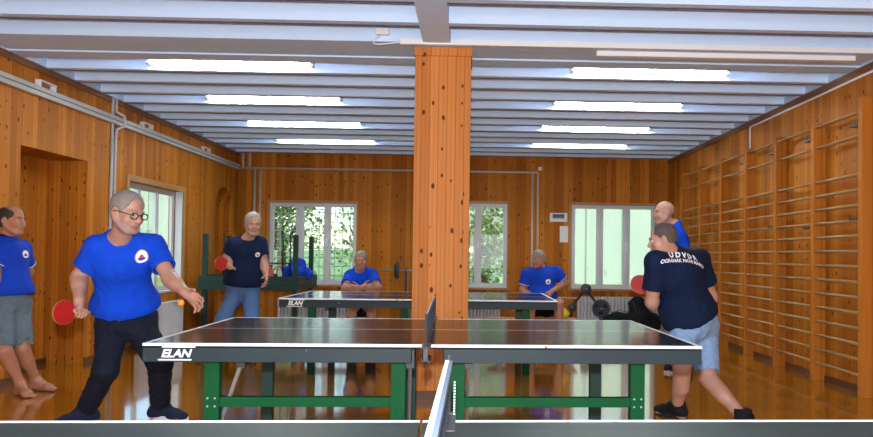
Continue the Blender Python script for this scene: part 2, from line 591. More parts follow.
# ------------------------------------------------------------------ windows
def back_window(n, h, grille=False):
    x0, x1, z0, z1 = h
    w = x1 - x0
    root = nb()
    y0, y1 = YB - .012, YB + .075
    f = .026
    box(root, x0, x1, y0, y1, z0, z0 + .04); box(root, x0, x1, y0, y1, z1 - f, z1)
    box(root, x0, x0 + f, y0, y1, z0 + .04, z1 - f); box(root, x1 - f, x1, y0, y1, z0 + .04, z1 - f)
    inner = w - 2 * f
    s = inner / 3
    for i in (1, 2):
        xm = x0 + f + s * i
        box(root, xm - .026, xm + .026, y0 - .004, y1, z0 + .04, z1 - f)
    win = struct('window_%d' % n, root, M['wframe'])
    for i in range(3):
        a, b = x0 + f + s * i + (.026 if i else 0), x0 + f + s * (i + 1) - (.026 if i < 2 else 0)
        sm = nb()
        g = .034
        zz0, zz1 = z0 + .04, z1 - f
        box(sm, a, b, y0 + .02, y1 - .01, zz0, zz0 + g); box(sm, a, b, y0 + .02, y1 - .01, zz1 - g, zz1)
        box(sm, a, a + g, y0 + .02, y1 - .01, zz0 + g, zz1 - g); box(sm, b - g, b, y0 + .02, y1 - .01, zz0 + g, zz1 - g)
        so = obj('window_sash', sm, M['wframe'], win)
        pm = nb(); box(pm, a + g - .004, b - g + .004, y0 + .05, y0 + .056, zz0 + g - .004, zz1 - g + .004)
        obj('window_pane', pm, M['glass'], so)
    hm = nb(); xh = x0 + f + s * 2
    box(hm, xh - .012, xh + .012, y0 - .03, y0 - .004, (z0 + z1) / 2 - .05, (z0 + z1) / 2 + .09, bev=.004)
    obj('window_handle', hm, M['whitep'], win)
    cm = nb()
    c = .05
    box(cm, x0 - c, x0, YB - .02, YB - .001, z0 - .034, z1); box(cm, x1, x1 + c * .4, YB - .02, YB - .001, z0 - .034, z1)
    box(cm, x0 - c, x1 + c * .4, YB - .02, YB - .001, z1, z1 + c)
    obj('window_casing', cm, M['casing'], win)
    cm = nb(); box(cm, x0 - .05, x1 + .05, YB - .05, YB + .02, z0 - .035, z0); obj('window_sill', cm, M['casing'], win)
    if grille:
        gm = nb()
        for i in range(1, 11):
            xx = x0 + w * i / 11
            box(gm, xx - .006, xx + .006, YB + .2, YB + .212, z0, z1)
        for i in range(1, 9):
            zz = z0 + (z1 - z0) * i / 9
            box(gm, x0, x1, YB + .205, YB + .217, zz - .006, zz + .006)
        obj('security_grille', gm, M['wframe'], win)
back_window(1, W1, True)
back_window(2, W2)
back_window(3, W3)

def side_window(n, h):
    u0, u1, z0, z1 = h
    xo = XL - .17
    r = nb(); f = .035
    box(r, xo, xo + .055, u0, u1, z0, z0 + f); box(r, xo, xo + .055, u0, u1, z1 - f, z1)
    box(r, xo, xo + .055, u0, u0 + f, z0 + f, z1 - f); box(r, xo, xo + .055, u1 - f, u1, z0 + f, z1 - f)
    s = (u1 - u0 - 2 * f) / 3
    for i in (1, 2):
        m_ = u0 + f + s * i
        box(r, xo, xo + .058, m_ - .018, m_ + .018, z0 + f, z1 - f)
    box(r, xo + .07, XL + .01, u0, u1, z0 - .01, z0 + .012)             # inner sill board
    box(r, xo + .072, XL - .002, u1 - .02, u1 + .001, z0 + .013, z1); box(r, xo + .072, XL - .002, u0 - .001, u0 + .02, z0 + .013, z1)            # painted reveals
    win = struct('window_%d' % n, r, M['wframe'])
    for i in range(3):
        a, b = u0 + f + s * i + .016, u0 + f + s * (i + 1) - .016
        sm = nb(); g = .032
        box(sm, xo + .015, xo + .050, a, b, z0 + f, z0 + f + g); box(sm, xo + .015, xo + .050, a, b, z1 - f - g, z1 - f)
        box(sm, xo + .015, xo + .050, a, a + g, z0 + f + g, z1 - f - g); box(sm, xo + .015, xo + .050, b - g, b, z0 + f + g, z1 - f - g)
        so = obj('window_sash', sm, M['wframe'], win)
        pm = nb(); box(pm, xo + .03, xo + .036, a + g - .004, b - g + .004, z0 + f + g - .004, z1 - f - g + .004)
        obj('window_pane', pm, M['glass'], so)
    cm = nb()
    box(cm, XL, XL + .015, u0 - .07, u0, z0 - .05, z1); box(cm, XL, XL + .015, u1, u1 + .07, z0 - .05, z1)
    box(cm, XL, XL + .015, u0 - .07, u1 + .07, z1, z1 + .07)
    obj('window_casing', cm, M['casing'], win)
side_window(4, W4)

# ------------------------------------------------------------------ outside
bm = nb()
vs = {}
for i in range(25):
    for j in range(13):
        x, y = -30 + i * 2.5, YB + .3 + j * 3.0
        vs[i, j] = bm.verts.new((x, y, -.25 + .045 * (y - YB) + .12 * math.sin(i * 1.7 + j)))
for i in range(24):
    for j in range(12):
        bm.faces.new((vs[i, j], vs[i + 1, j], vs[i + 1, j + 1], vs[i, j + 1]))
struct('lawn', bm, M['grass'], smooth=True)
bm = nb(); box(bm, -34, XL - .45, -6, YB + .4, -.4, -.2); struct('yard', bm, M['grass'])
bm = nb()
box(bm, -3.5, 14, 25.0, 25.3, 0, 4.2)
for i in range(15):
    box(bm, -3.4 + i * 1.2, -3.25 + i * 1.2, 24.93, 25.0, 0, 4.2)
o = obj('garden_wall', bm, M['stonewall']); tag(o, 'pale block garden wall across the lawn beyond the back windows', 'garden wall')

bm = nb()
box(bm, -19, -7.6, 27.0, 27.3, 0, 3.6)
for i in range(9):
    box(bm, -18.9 + i * 1.25, -18.75 + i * 1.25, 26.93, 27.0, 0, 3.6)
o = obj('garden_wall', bm, M['stonewall']); tag(o, 'pale block garden wall seen through the side window on the left', 'garden wall')

def tree(x, y, zt, r, h, n, label, m, seed):
    rng = random.Random(seed)
    t = thing('tree', label, 'tree', (x, y, -.05 + .045 * max(0, y - YB)), 0, None)
    b = nb(); tube(b, [(0, 0, -.3), (.05, 0, zt * .4), (0, .05, zt)], [.16, .13, .06], 8); 
    for i in range(0 if seed == 4 else 5):
        a = rng.random() * 6.28
        tube(b, [(0, 0, zt * .55 + i * .1), (math.cos(a) * r * .5, math.sin(a) * r * .5, zt + rng.random() * h * .3)], [.05, .02], 6)
    obj('trunk', b, M['bark'], t)
    b = nb()
    clumps = [(rng.gauss(0, .34) * r, rng.gauss(0, .28) * r, zt + (rng.random() - .25) * h) for _ in range(26)]
    for i in range(n):
        c = rng.choice(clumps)
        p = Vector((c[0] + rng.gauss(0, .16) * r, c[1] + rng.gauss(0, .16) * r, c[2] + rng.gauss(0, .13) * h))
        d = Vector((rng.gauss(0, 1), rng.gauss(0, 1), rng.gauss(0, .6))).normalized()
        s, q = frame_of(d)
        L = .10 + rng.random() * .10
        vs_ = [b.verts.new(p + d * L * .5), b.verts.new(p + s * L * .28 + q * .01), b.verts.new(p - d * L * .5), b.verts.new(p - s * L * .28 + q * .01)]
        b.faces.new(vs_)
    obj('foliage', b, m, t)
tree(-4.6, 18.6, 1.6, 1.5, 2.6, 3000, 'broad green tree seen through the left pane of the barred window', M['leaf'], 1)
tree(-6.6, 25.0, 1.9, 1.8, 3.0, 3600, 'green tree standing further off behind the barred window', M['leaf'], 2)
tree(-3.2, 22.6, 1.2, 1.3, 2.8, 3200, 'pale leafy tree seen through the right pane of the barred window', M['leafb'], 3)
tree(0.25, 20.5, .9, 1.6, 3.2, 7000, 'pale leafy tree seen through the window half hidden by the pillar', M['leafb'], 4)
tree(-12.6, 24.0, 1.2, 1.6, 3.0, 2200, 'green tree outside the side window on the left wall', M['leafb'], 5)

# ------------------------------------------------------------------ ceiling lamps
def lamp(x0, x1, y, label, zc=3.02):
    t = thing('ceiling_lamp', label, 'lamp', ((x0 + x1) / 2, y, zc), 0, 'fluorescent lamps between the joists')
    hw = (x1 - x0) / 2
    b = nb(); box(b, -hw + .02, hw - .02, .03, .06, -.02, .03, bev=.004); obj('lamp_housing', b, M['whitep'], t)
    b = nb(); tube(b, [(-hw, -.01, 0), (hw, -.01, 0)], .014, 12); obj('lamp_tube', b, M['lamp'], t, 'auto')
    for s in (-1, 1):
        b = nb(); box(b, s * (hw + .016) - .015, s * (hw + .016) + .015, -.04, .06, -.03, .045, bev=.004); obj('lamp_end_cap', b, M['whitep'], t)
rows = ['nearest', 'second', 'third', 'farthest']
for i, ye in enumerate((7.50, 9.12, 10.74, 12.33)):
    lamp(-3.08, -1.56, ye - .15, 'lit fluorescent lamp left of the pillar, %s of the four from the camera' % rows[i])
    lamp(0.98, 2.47, ye - .15, 'lit fluorescent lamp right of the pillar, %s of the four from the camera' % rows[i])

# box on a joist with its cable
t = thing('junction_box', 'small white box with a loose cable on the ceiling left of the pillar', 'junction box', (-.745, 6.268, 3.025))
b = nb(); box(b, -.055, .055, -.05, 0, -.028, .028, bev=.006); obj('box_body', b, M['whitep'], t)
b = nb(); tube(b, [(-.01, -.02, -.028), (-.06, -.04, -.07), (-.07, -.05, -.105), (-.02, -.06, -.115), (.08, -.05, -.10), (.155, -.03, -.085)], .006, 6); obj('cable', b, M['whitep'], t, True)
o = obj('cable_trunking', box(nb(), -.52, 3.5, 6.235, 6.268, ZC - .025, ZC + .02), M['whitep']); tag(o, 'thin white trunking across the girder in front of the pillar top', 'cable trunking')
o = obj('cable_trunking', box(nb(), 1.05, 3.28, 6.42, 6.50, ZC - .04, ZC), M['whitep']); tag(o, 'wider white trunking bar under the girder right of the pillar', 'cable trunking')
o = obj('ceiling_socket', box(nb(), -.60, -.50, 6.22, 6.268, ZC - .03, ZC + .02, bev=.005), M['whitep']); tag(o, 'little white socket on the girder left of the pillar top', 'socket')

# ducts, conduits and pipes
b = nb(); box(b, XL + .002, XL + .045, YF, YB - .06, 2.705, 2.745); 
o = obj('cable_duct', b, M['conduit']); tag(o, 'upper of two grey ducts running along the left wall', 'cable duct')
b = nb(); box(b, XL + .002, XL + .045, YF, YB - .06, 2.655, 2.695)
o = obj('cable_duct', b, M['conduit']); tag(o, 'lower of two grey ducts running along the left wall', 'cable duct')
for i, (y, lb) in enumerate(((7.42, 'white bracket over the left wall ducts, nearest the camera'), (9.70, 'white bracket over the left wall ducts beyond the vertical conduit'), (11.85, 'white bracket over the left wall ducts, farthest into the corner'))):
    t = thing('wall_bracket', lb, 'bracket', (XL, y, 2.76), 0, 'white brackets on the left wall')
    b = nb(); box(b, 0, .05, -.15, .15, .035, .05, bev=.003); obj('bracket_plate', b, M['whitep'], t)
    for s in (-1, 1):
        b = nb(); box(b, 0, .045, s * .13 - .018, s * .13 + .018, -.015, .035, bev=.003); obj('bracket_foot', b, M['whitep'], t)
b = nb()
tube(b, [(XL + .02, 8.88, ZC), (XL + .02, 8.88, 2.80), (XL + .07, 8.98, 2.77), (XL + .07, 9.00, 2.66), (XL + .02, 8.90, 2.60), (XL + .02, 8.88, 2.5), (XL + .02, 8.88, .1)], .016, 8)
o = obj('conduit', b, M['conduit'], None, True); tag(o, 'bent grey conduit crossing over the ducts behind the blue shirted player', 'conduit')
b = nb(); tube(b, [(XL + .018, 8.80, ZC), (XL + .018, 8.80, 2.75)], .018, 8); tube(b, [(XL + .018, 8.80, 2.65), (XL + .018, 8.80, .1)], .018, 8)
o = obj('conduit', b, M['conduit'], None, True); tag(o, 'straight grey conduit beside the bent one on the left wall', 'conduit')
b = nb(); tube(b, [(XL + .05, YB - .022, 2.69), (1.17, YB - .022, 2.69), (1.185, YB - .022, 2.67), (1.185, YB - .022, .1)], .018, 8)
o = obj('pipe', b, M['conduit'], None, True); tag(o, 'grey pipe along the top of the back wall turning down right of the pillar', 'pipe')
for x, z1, lb in ((1.085, 2.67, 'grey vertical pipe left of its twin behind the seated man in polo'),
                  (-3.81, 2.67, 'grey vertical pipe left of its twin beside the barred window'),
                  (-3.715, 2.67, 'grey vertical pipe nearer the barred window of the two beside it')):
    b = nb(); tube(b, [(x, YB - .022, z1), (x, YB - .022, .1)], .017, 8)
    o = obj('pipe', b, M['conduit'], None, True); tag(o, lb, 'pipe')
for x, lb in ((-4.02, 'short white pipe dropping from the ceiling in the far left corner'), (-3.90, 'second short white pipe from the ceiling beside the far left corner')):
    b = nb(); tube(b, [(x, YB - .025, ZC), (x, YB - .025, 2.71)], .02, 8)
    o = obj('pipe', b, M['conduit'], None, True); tag(o, lb, 'pipe')
o = obj('wall_socket', box(nb(), 1.19, 1.25, YB - .04, YB, 2.73, 2.79, bev=.004), M['whitep']); tag(o, 'tiny white box at the pipe bend high on the back wall', 'wall socket')
b = nb(); tube(b, [(XR - .02, YF, 2.87), (XR - .02, 9.53, 2.87), (XR - .02, 9.55, 2.85), (XR - .02, 9.55, 2.55)], .011, 6)
o = obj('conduit', b, M['whitep'], None, True); tag(o, 'thin white conduit along the right wall top dropping behind the wall bars', 'conduit')

# papers
b = nb(); box(b, 1.405, 1.715, YB - .004, YB - .001, 1.82, 1.975)
t = obj('poster', b, M['paper']); tag(t, 'white sheet with a dark group photo pinned to the back wall', 'poster')
b = nb(); box(b, 1.455, 1.665, YB - .006, YB - .004, 1.90, 1.955); 
for i in range(9):
    box(b, 1.46 + i * .023, 1.478 + i * .023, YB - .007, YB - .005, 1.875, 1.925 + .012 * (i % 3))
obj('photo_print', b, mat('group_photo', (.03, .045, .075), .5), t)
b = nb(); box(b, 1.585, 1.735, YB - .004, YB - .001, 1.455, 1.745)
o = obj('notice_sheet', b, M['paper']); tag(o, 'blank white notice sheet pinned below the poster', 'notice')

# radiators
def radiator(label, loc, rz, w, h):
    t = thing('radiator', label, 'radiator', loc, rz, None)
    n = int(w / .06)
    b = nb()
    for i in range(n):
        x = -w / 2 + .03 + i * .06
        box(b, x - .024, x + .024, -.04, .04, .05, h, bev=.012)
    obj('radiator_columns', b, M['rad'], t)
    b = nb(); box(b, -w / 2, w / 2, -.018, .018, h - .09, h - .05, bev=.008); box(b, -w / 2, w / 2, -.018, .018, .08, .12, bev=.008)
    obj('radiator_manifold', b, M['rad'], t)
    for s in (-1, 1):
        b = nb(); box(b, s * (w / 2 - .1) - .015, s * (w / 2 - .1) + .015, -.03, .03, 0, .05); obj('radiator_foot', b, M['rad'], t)
radiator('white ribbed radiator under the right hand back window', (2.70, YB - .11, 0), 0, 1.62, .50)
radiator('white ribbed radiator under the barred window behind the back table', (-2.63, YB - .11, 0), 0, 1.44, .42)
radiator('white ribbed radiator under the window half hidden by the pillar', (-.12, YB - .11, 0), 0, 1.32, .42)
radiator('white ribbed radiator under the side window on the left wall', (XL + .11, 10.05, 0), PI / 2, 1.38, .54)
b = nb(); tube(b, [(1.0, YB - .07, .47), (1.9, YB - .07, .47)], .014, 8)
o = obj('pipe', b, M['conduit'], None, True); tag(o, 'short grey heating pipe running into the radiator right of the seated man', 'pipe')

# ------------------------------------------------------------------ wall bars
WB0, WBS = 6.60, 0.945
t = thing('wall_bars', 'tall pine gymnastics wall bars covering the right hand wall', 'wall bars', (3.411, WB0, 0))
NP = 7
for i in range(NP):
    b = nb(); box(b, 0, .128, i * WBS - .035, i * WBS + .035, 0, 2.575 if i else 2.64, bev=.004)
    obj('post', b, M['bars'], t)
zr = [2.52, 2.31] + [1.965 - .137 * i for i in range(14)]
for i in range(NP - 1):
    for z in zr:
        b = nb(); tube(b, [(.035, i * WBS + .035, z), (.035, (i + 1) * WBS - .035, z)], .021, 8, ell=.75)
        obj('rung', b, M['rung'], t, True)
    for z in (2.40, 1.56 - .05 * (i % 2)):
        b = nb(); box(b, .0, .09, i * WBS + .035, i * WBS + .20, z, z + .02); obj('iron_strap', b, M['black'], t)
o = obj('end_post', box(nb(), .0, .128, -WBS - .035, -WBS + .035, 0, 2.64, bev=.004), M['bars'], t)

# ------------------------------------------------------------------ table tennis tables
def elan(parent, x, y, zc, w, h):
    """white italic lettering between two lines"""
    m = Matrix.Translation((x, y, zc)) @ Matrix.Rotation(PI / 2, 4, 'X')
    tb = text_bm('ELAN', h * .86, .0018, .28, 0, .95)
    xs = [v.co.x for v in tb.verts]; s = w * .93 / (max(xs) - min(xs)); c = (max(xs) + min(xs)) / 2
    xform(tb, Matrix.Diagonal((s, 1, 1, 1)) @ Matrix.Translation((-c, 0, 0)))
    ys = [v.co.y for v in tb.verts]; cyy = (max(ys) + min(ys)) / 2
    for v in tb.verts: v.co.y -= cyy
    xform(tb, m)
    r = bmesh.ops.extrude_face_region(tb, geom=tb.faces[:])
    for v in [g for g in r['geom'] if isinstance(g, bmesh.types.BMVert)]: v.co.y -= .001
    obj('maker_lettering', tb, M['letter'], parent)
    b = nb()
    sh = h * .5 * .28
    for s2 in (-1, 1):
        z = zc + s2 * h * .5
        box(b, x - w / 2 + s2 * sh, x + w / 2 + s2 * sh, y - .001, y, z - h * .05, z + h * .05)
    obj('lettering_line', b, M['letter'], parent)

def tt_table(label, cx, cy, rz, letter=True, top='tabletop'):
    t = thing('table_tennis_table', label, 'table', (cx, cy, 0), rz)
    H, LX, LY, G = .76, 1.37, .7625, .004
    for s in (-1, 1):
        b = nb()
        xa, xb = (G, LX) if s > 0 else (-LX, -G)
        box(b, xa, xb, -LY, LY, H - .021, H, 0, .0015)
        w = .02
        box(b, xa, xb, -LY - .0006, -LY + w, H - .012, H + .0006, 1); box(b, xa, xb, LY - w, LY + .0006, H - .012, H + .0006, 1)
        xo = LX if s > 0 else -LX
        box(b, min(xo, xo - s * w) - (.0006 if s < 0 else 0), max(xo, xo - s * w) + (.0006 if s > 0 else 0), -LY, LY, H - .012, H + .0006, 1)
        box(b, xa, xb, -.0009, .0009, H - .003, H + .0004, 1)
        obj('tabletop', b, [M[top], M['edgewhite']], t)
        b = nb()
        xi = s * .080
        a, c = min(xi, xo), max(xi, xo)
        z0, z1 = H - .090, H - .0215
        box(b, a, c, -LY + .001, -LY + .022, z0, z1, 0, .002); box(b, a, c, LY - .022, LY - .001, z0, z1, 0, .002)
        e = xo - s * .001
        box(b, min(e, e - s * .021), max(e, e - s * .021), -LY + .022, LY - .022, z0, z1, 0, .002)
        box(b, min(xi, xi + s * .021), max(xi, xi + s * .021), -LY + .022, LY - .022, z0, z1, 0, .002)
        obj('apron', b, M['apron'], t)
        for lx in (.150, 1.073):
            for ly in (-.625, .52):
                b = nb(); box(b, s * lx - .037, s * lx + .037, ly - .03, ly + .03, 0, z1, bev=.003)
                if ly < 0:
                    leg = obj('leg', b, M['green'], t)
                    if lx > .5:
                        b = nb()
                        for dx in (-.018, .018):
                            for dz in (.436, .476):
                                lathe(b, [(.005, 0), (.005, .003)], 8, mtx=Matrix.Translation((s * lx + dx, ly - .030, dz)) @ Matrix.Rotation(PI / 2, 4, 'X'))
                        obj('bolt', b, M['steel'], leg)
                else:
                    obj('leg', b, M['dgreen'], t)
        b = nb(); box(b, s * .187 if s > 0 else -1.036, 1.036 if s > 0 else -.187, -.648, -.602, .432, .480, bev=.002); obj('stretcher', b, M['green'], t)
        for xt, xb in (((-.088, -.100), (-.920, -1.11)) if s < 0 else ((.205, .200),)):
            b = nb(); tube(b, [(xb, -.50, .20), (xt, -.68, .655)], .014, 4, ell=.6); st = obj('folding_strut', b, M['steel'], t)
            b = nb(); box(b, xt - .02, xt + .02, -.70, -.655, .635, H - .022); obj('strut_bracket', b, M['black'], st)
    if letter:
        elan(t, -1.208, -LY + .0005, H - .048, .158, .062)
    return t

tt_table('large dark green tennis table in the middle with white maker lettering and net', -.222, 4.536, .0233)
tt_table('dark tennis table behind the pillar near the back wall', -.505, 8.335, .004)
tt_table('front tennis table cut off by the lower edge of the photo', -.10, 1.292, .033, letter=False, top='fronttop')

def net(label, x, y0, y1, rz, z=.76, cord=False, tk=.0045):
    """posts stand at y0 and y1 outside the table edges"""
    L = y1 - y0
    t = thing('table_tennis_net', label, 'net', (x, y0, z), rz)
    b = nb()
    h = .1525
    n = int(L / .016)
    for i in range(n + 1):
        y = L * i / n
        box(b, -.0009, .0009, y - .0009, y + .0009, .004, h - .01)
    for j in range(10):
        zz = .006 + (h - .02) * j / 9
        box(b, -.0009, .0009, 0, L, zz - .0009, zz + .0009)
    obj('net_mesh', b, M['net'], t)
    b = nb()
    box(b, -tk, 0, 0, L, h - .016, h, 0); box(b, 0, tk, 0, L, h - .018, h - .001, 1); obj('net_tape', b, [M['tape'], M['netside']], t)
    for yy, s in ((0, 1), (L, -1)):
        b = nb(); tube(b, [(0, yy, -.03), (0, yy, h + .012)], [.006, .005], 10); obj('net_post', b, M['iron'], t, 'auto')
        b = nb()
        box(b, -.022, .022, yy - .012, yy + s * .20, .001, .005); box(b, -.022, .022, yy - .012, yy + s * .20, -.060, -.056)
        box(b, -.012, .012, yy - .012, yy + .012, -.060, .008, bev=.002)
        c = obj('net_clamp', b, M['iron'], t)
        b = nb(); tube(b, [(0, yy + s * .05, -.056), (0, yy + s * .05, -.085)], .005, 8); lathe(b, [(.012, -.095), (.012, -.085)], 12, mtx=Matrix.Translation((0, yy + s * .05, 0))); obj('clamp_screw', b, M['black'], c)
    if cord:
        b = nb()
        for i in range(26):
            bmesh.ops.create_icosphere(b, subdivisions=1, radius=.003, matrix=Matrix.Translation((.016, L + .006, .09 - i * .008)))
        obj('bead_chain', b, M['whitep'], t)
    return t
net('taut net across the middle table in front of the pillar', -.205, 3.62, 5.45, .0233)
net('near net on the front table at the lower edge of the photo', -.063, .40, 2.122, -.0045, cord=True, tk=.010)

# ------------------------------------------------------------------ stacked half tables
def half_table(label, loc, flip, legs_x, z):
    t = thing('half_table', label, 'table', loc)
    W, D = 1.41, 1.37
    sg = -1 if flip else 1
    def Z(a, b):     # a,b measured down from the playing face
        return (z + a, z + b) if flip else (z - b, z - a)
    b = nb(); box(b, -W / 2, W / 2, 0, D, *Z(0, .022), bev=.002); obj('tabletop', b, M['dgreen'], t)
    b = nb()
    box(b, -W / 2, W / 2, .002, .024, *Z(.022, .10)); box(b, -W / 2, W / 2, D - .024, D - .002, *Z(.022, .10))
    box(b, -W / 2 + .002, -W / 2 + .024, .024, D - .024, *Z(.022, .10)); box(b, W / 2 - .024, W / 2 - .002, .024, D - .024, *Z(.022, .10))
    obj('apron', b, M['dgreen'], t)
    for x in legs_x:
        for y in (.12, 1.20):
            b = nb(); box(b, x - .033, x + .033, y - .033, y + .033, *Z(.022, .745 if not flip else .70), bev=.003); obj('leg', b, M['dgreen'], t)
    return t
LX = (-.648, .64)
half_table('dark green half table standing upright under another by the left wall', (-3.165, 11.0, 0), False, LX, .765)
t = half_table('dark green half table lying upside down with legs in the air', (-3.165, 11.008, 0), True, LX, .766)
for x, y, z1 in ((.365, .5, 1.53), (.475, .5, 1.53), (-.60, .8, 1.50)):
    b = nb(); tube(b, [(x, y, .80), (x, y, z1)], .011, 8); obj('rod', b, M['black'], t, True)
b = nb(); tube(b, [(-.60, .5, 1.05), (.475, .5, 1.05)], .010, 8); obj('cross_rod', b, M['black'], t, True)

def bottle(label, x, y, z, h, r, m, cap):
    t = thing('bottle', label, 'bottle', (x, y, z))
    b = nb(); lathe(b, [(r * .9, 0), (r, .01), (r, h * .6), (r * .45, h * .78), (r * .42, h * .93)], 16); obj('bottle_body', b, m, t, 'auto')
    b = nb(); lathe(b, [(r * .5, h * .92), (r * .5, h)], 14); obj('bottle_cap', b, cap, t, 'auto')
zt_ = .790
bottle('clear bottle on the upturned table, nearest the navy shirted player', -3.05, 11.3, zt_, .27, .036, M['clear'], M['whitep'])
bottle('red bottle standing between two paler ones on the upturned table', -2.92, 11.28, zt_, .24, .045, M['redplastic'], M['black'])
bottle('greenish bottle on the upturned table next to the blue jacket', -2.80, 11.33, zt_, .22, .036, M['clear'], M['redplastic'])

# ------------------------------------------------------------------ barbell on its rack
t = thing('barbell', 'barbell with black plates held on a rack left of the pillar', 'barbell', (-.85, 12.8, .935))
b = nb(); tube(b, [(-.63, 0, 0), (.63, 0, 0)], .014, 10); obj('bar', b, M['steel'], t, True)
def disc(r, th, hub, mtx, spokes=False):
    b = nb(); lathe(b, [(hub, -th / 2), (r - .02, -th / 2), (r, -th / 2 + .008), (r, th / 2 - .008), (r - .02, th / 2), (hub, th / 2)], 32, mtx=mtx); return b
for s in (-1, 1):
    m_ = Matrix.Translation((s * .36, 0, 0)) @ Matrix.Rotation(PI / 2, 4, 'Y')
    obj('weight_plate', disc(.15, .035, .014, m_), M['iron'], t, 'auto')
    m_ = Matrix.Translation((s * .40, 0, 0)) @ Matrix.Rotation(PI / 2, 4, 'Y')
    obj('weight_plate', disc(.115, .03, .014, m_), M['iron'], t, 'auto')
t = thing('barbell_rack', 'dark upright rack carrying the barbell by the back wall', 'rack', (-.85, 12.8, 0))
for s in (-1, 1):
    x = s * .22
    b = nb(); box(b, x - .02, x + .02, .0, .04, 0, .93); tube(b, [(x, -.03, .955), (x, -.022, .925), (x, 0, .915), (x, .022, .925), (x, .03, .99)], .008, 6); obj('upright', b, M['black'], t)
    b = nb(); box(b, x - .02, x + .02, -.25, .3, 0, .04); obj('foot', b, M['black'], t)
b = nb(); box(b, -.2, .2, .005, .035, .3, .34); obj('cross_bar', b, M['black'], t)

# plate stand
t = thing('weight_stand', 'black weight stand with round iron plates in front of the right radiator', 'weight stand', (1.95, 12.75, 0))
A_, B_, C_ = Vector((-.02, 0, .665)), Vector((-.25, 0, .36)), Vector((.235, 0, .345))
b = nb(); tube(b, [A_, B_, (B_.x, 0, .03)], .022, 8); tube(b, [A_, C_, (C_.x, 0, .03)], .022, 8); obj('stand_frame', b, M['black'], t, True)
for x in (B_.x, C_.x):
    b = nb(); box(b, x - .025, x + .025, -.25, .25, 0, .035, bev=.004); obj('foot', b, M['black'], t)
for c, r, lb in ((A_, .088, 0), (B_, .07, 0)):
    m_ = Matrix.Translation(c + Vector((0, -.06, 0))) @ Matrix.Rotation(PI / 2, 4, 'X')
    obj('weight_plate', disc(r, .06, .012, m_), M['iron'], t, 'auto')
b = nb()
m_ = Matrix.Translation(C_ + Vector((0, -.06, 0))) @ Matrix.Rotation(PI / 2, 4, 'X')
lathe(b, [(.105, -.018), (.145, -.02), (.152, -.012), (.152, .012), (.145, .02), (.105, .018), (.105, -.018)], 36, mtx=m_)
lathe(b, [(.012, -.022), (.045, -.022), (.045, .022), (.012, .022)], 20, mtx=m_)
for k_ in range(3):
    a = PI / 2 + k_ * 2 * PI / 3
    mm = m_ @ Matrix.Rotation(a, 4, 'Z')
    prism(b, [(.035, -.045), (.115, -.06), (.115, .06), (.035, .045)], mm @ Matrix.Translation((0, 0, -.010)), .020)
obj('spoked_plate', b, M['iron'], t, 'auto')
for c in (A_, B_, C_):
    b = nb(); tube(b, [c + Vector((0, .03, 0)), c + Vector((0, -.13, 0))], .012, 8); obj('peg', b, M['steel'], t, True)

# benches under the two seated men
def bench(label, x0, x1, y, z):
    t = thing('bench', label, 'bench', ((x0 + x1) / 2, y, 0))
    w = (x1 - x0) / 2
    b = nb(); box(b, -w, w, -.16, .16, z - .04, z, bev=.006); obj('seat', b, M['bench'], t)
    for s in (-1, 1):
        b = nb(); box(b, s * (w - .15) - .03, s * (w - .15) + .03, -.13, .13, 0, z - .04); obj('leg', b, M['bench'], t)
BENCH_A = bench('low wooden bench under the seated man at the back table', -2.35, -1.15, 10.08, .355)
BENCH_B = bench('low wooden bench under the seated man in the polo shirt', .25, 1.45, 10.34, .365)
b = nb()
lathe(b, [(.04, .0), (.075, .02), (.085, .07), (.05, .12), (.015, .15)], 14)
for v in b.verts:
    v.co += Vector((.012 * math.sin(v.co.z * 60 + v.co.x * 40), .01 * math.cos(v.co.z * 50), 0))
o = obj('plastic_bag', b, M['yellow'], None, True); o.location = (1.25, 10.26, .366); tag(o, 'small yellow plastic bag on the bench beside the seated man', 'bag')

# ------------------------------------------------------------------ people: smooth distance fields turned into meshes
V3 = lambda a: np.array(a, dtype=np.float64)
def unit(a):
    a = V3(a); return a / (np.linalg.norm(a) + 1e-9)
def lerp(a, b, t): return a + (b - a) * t

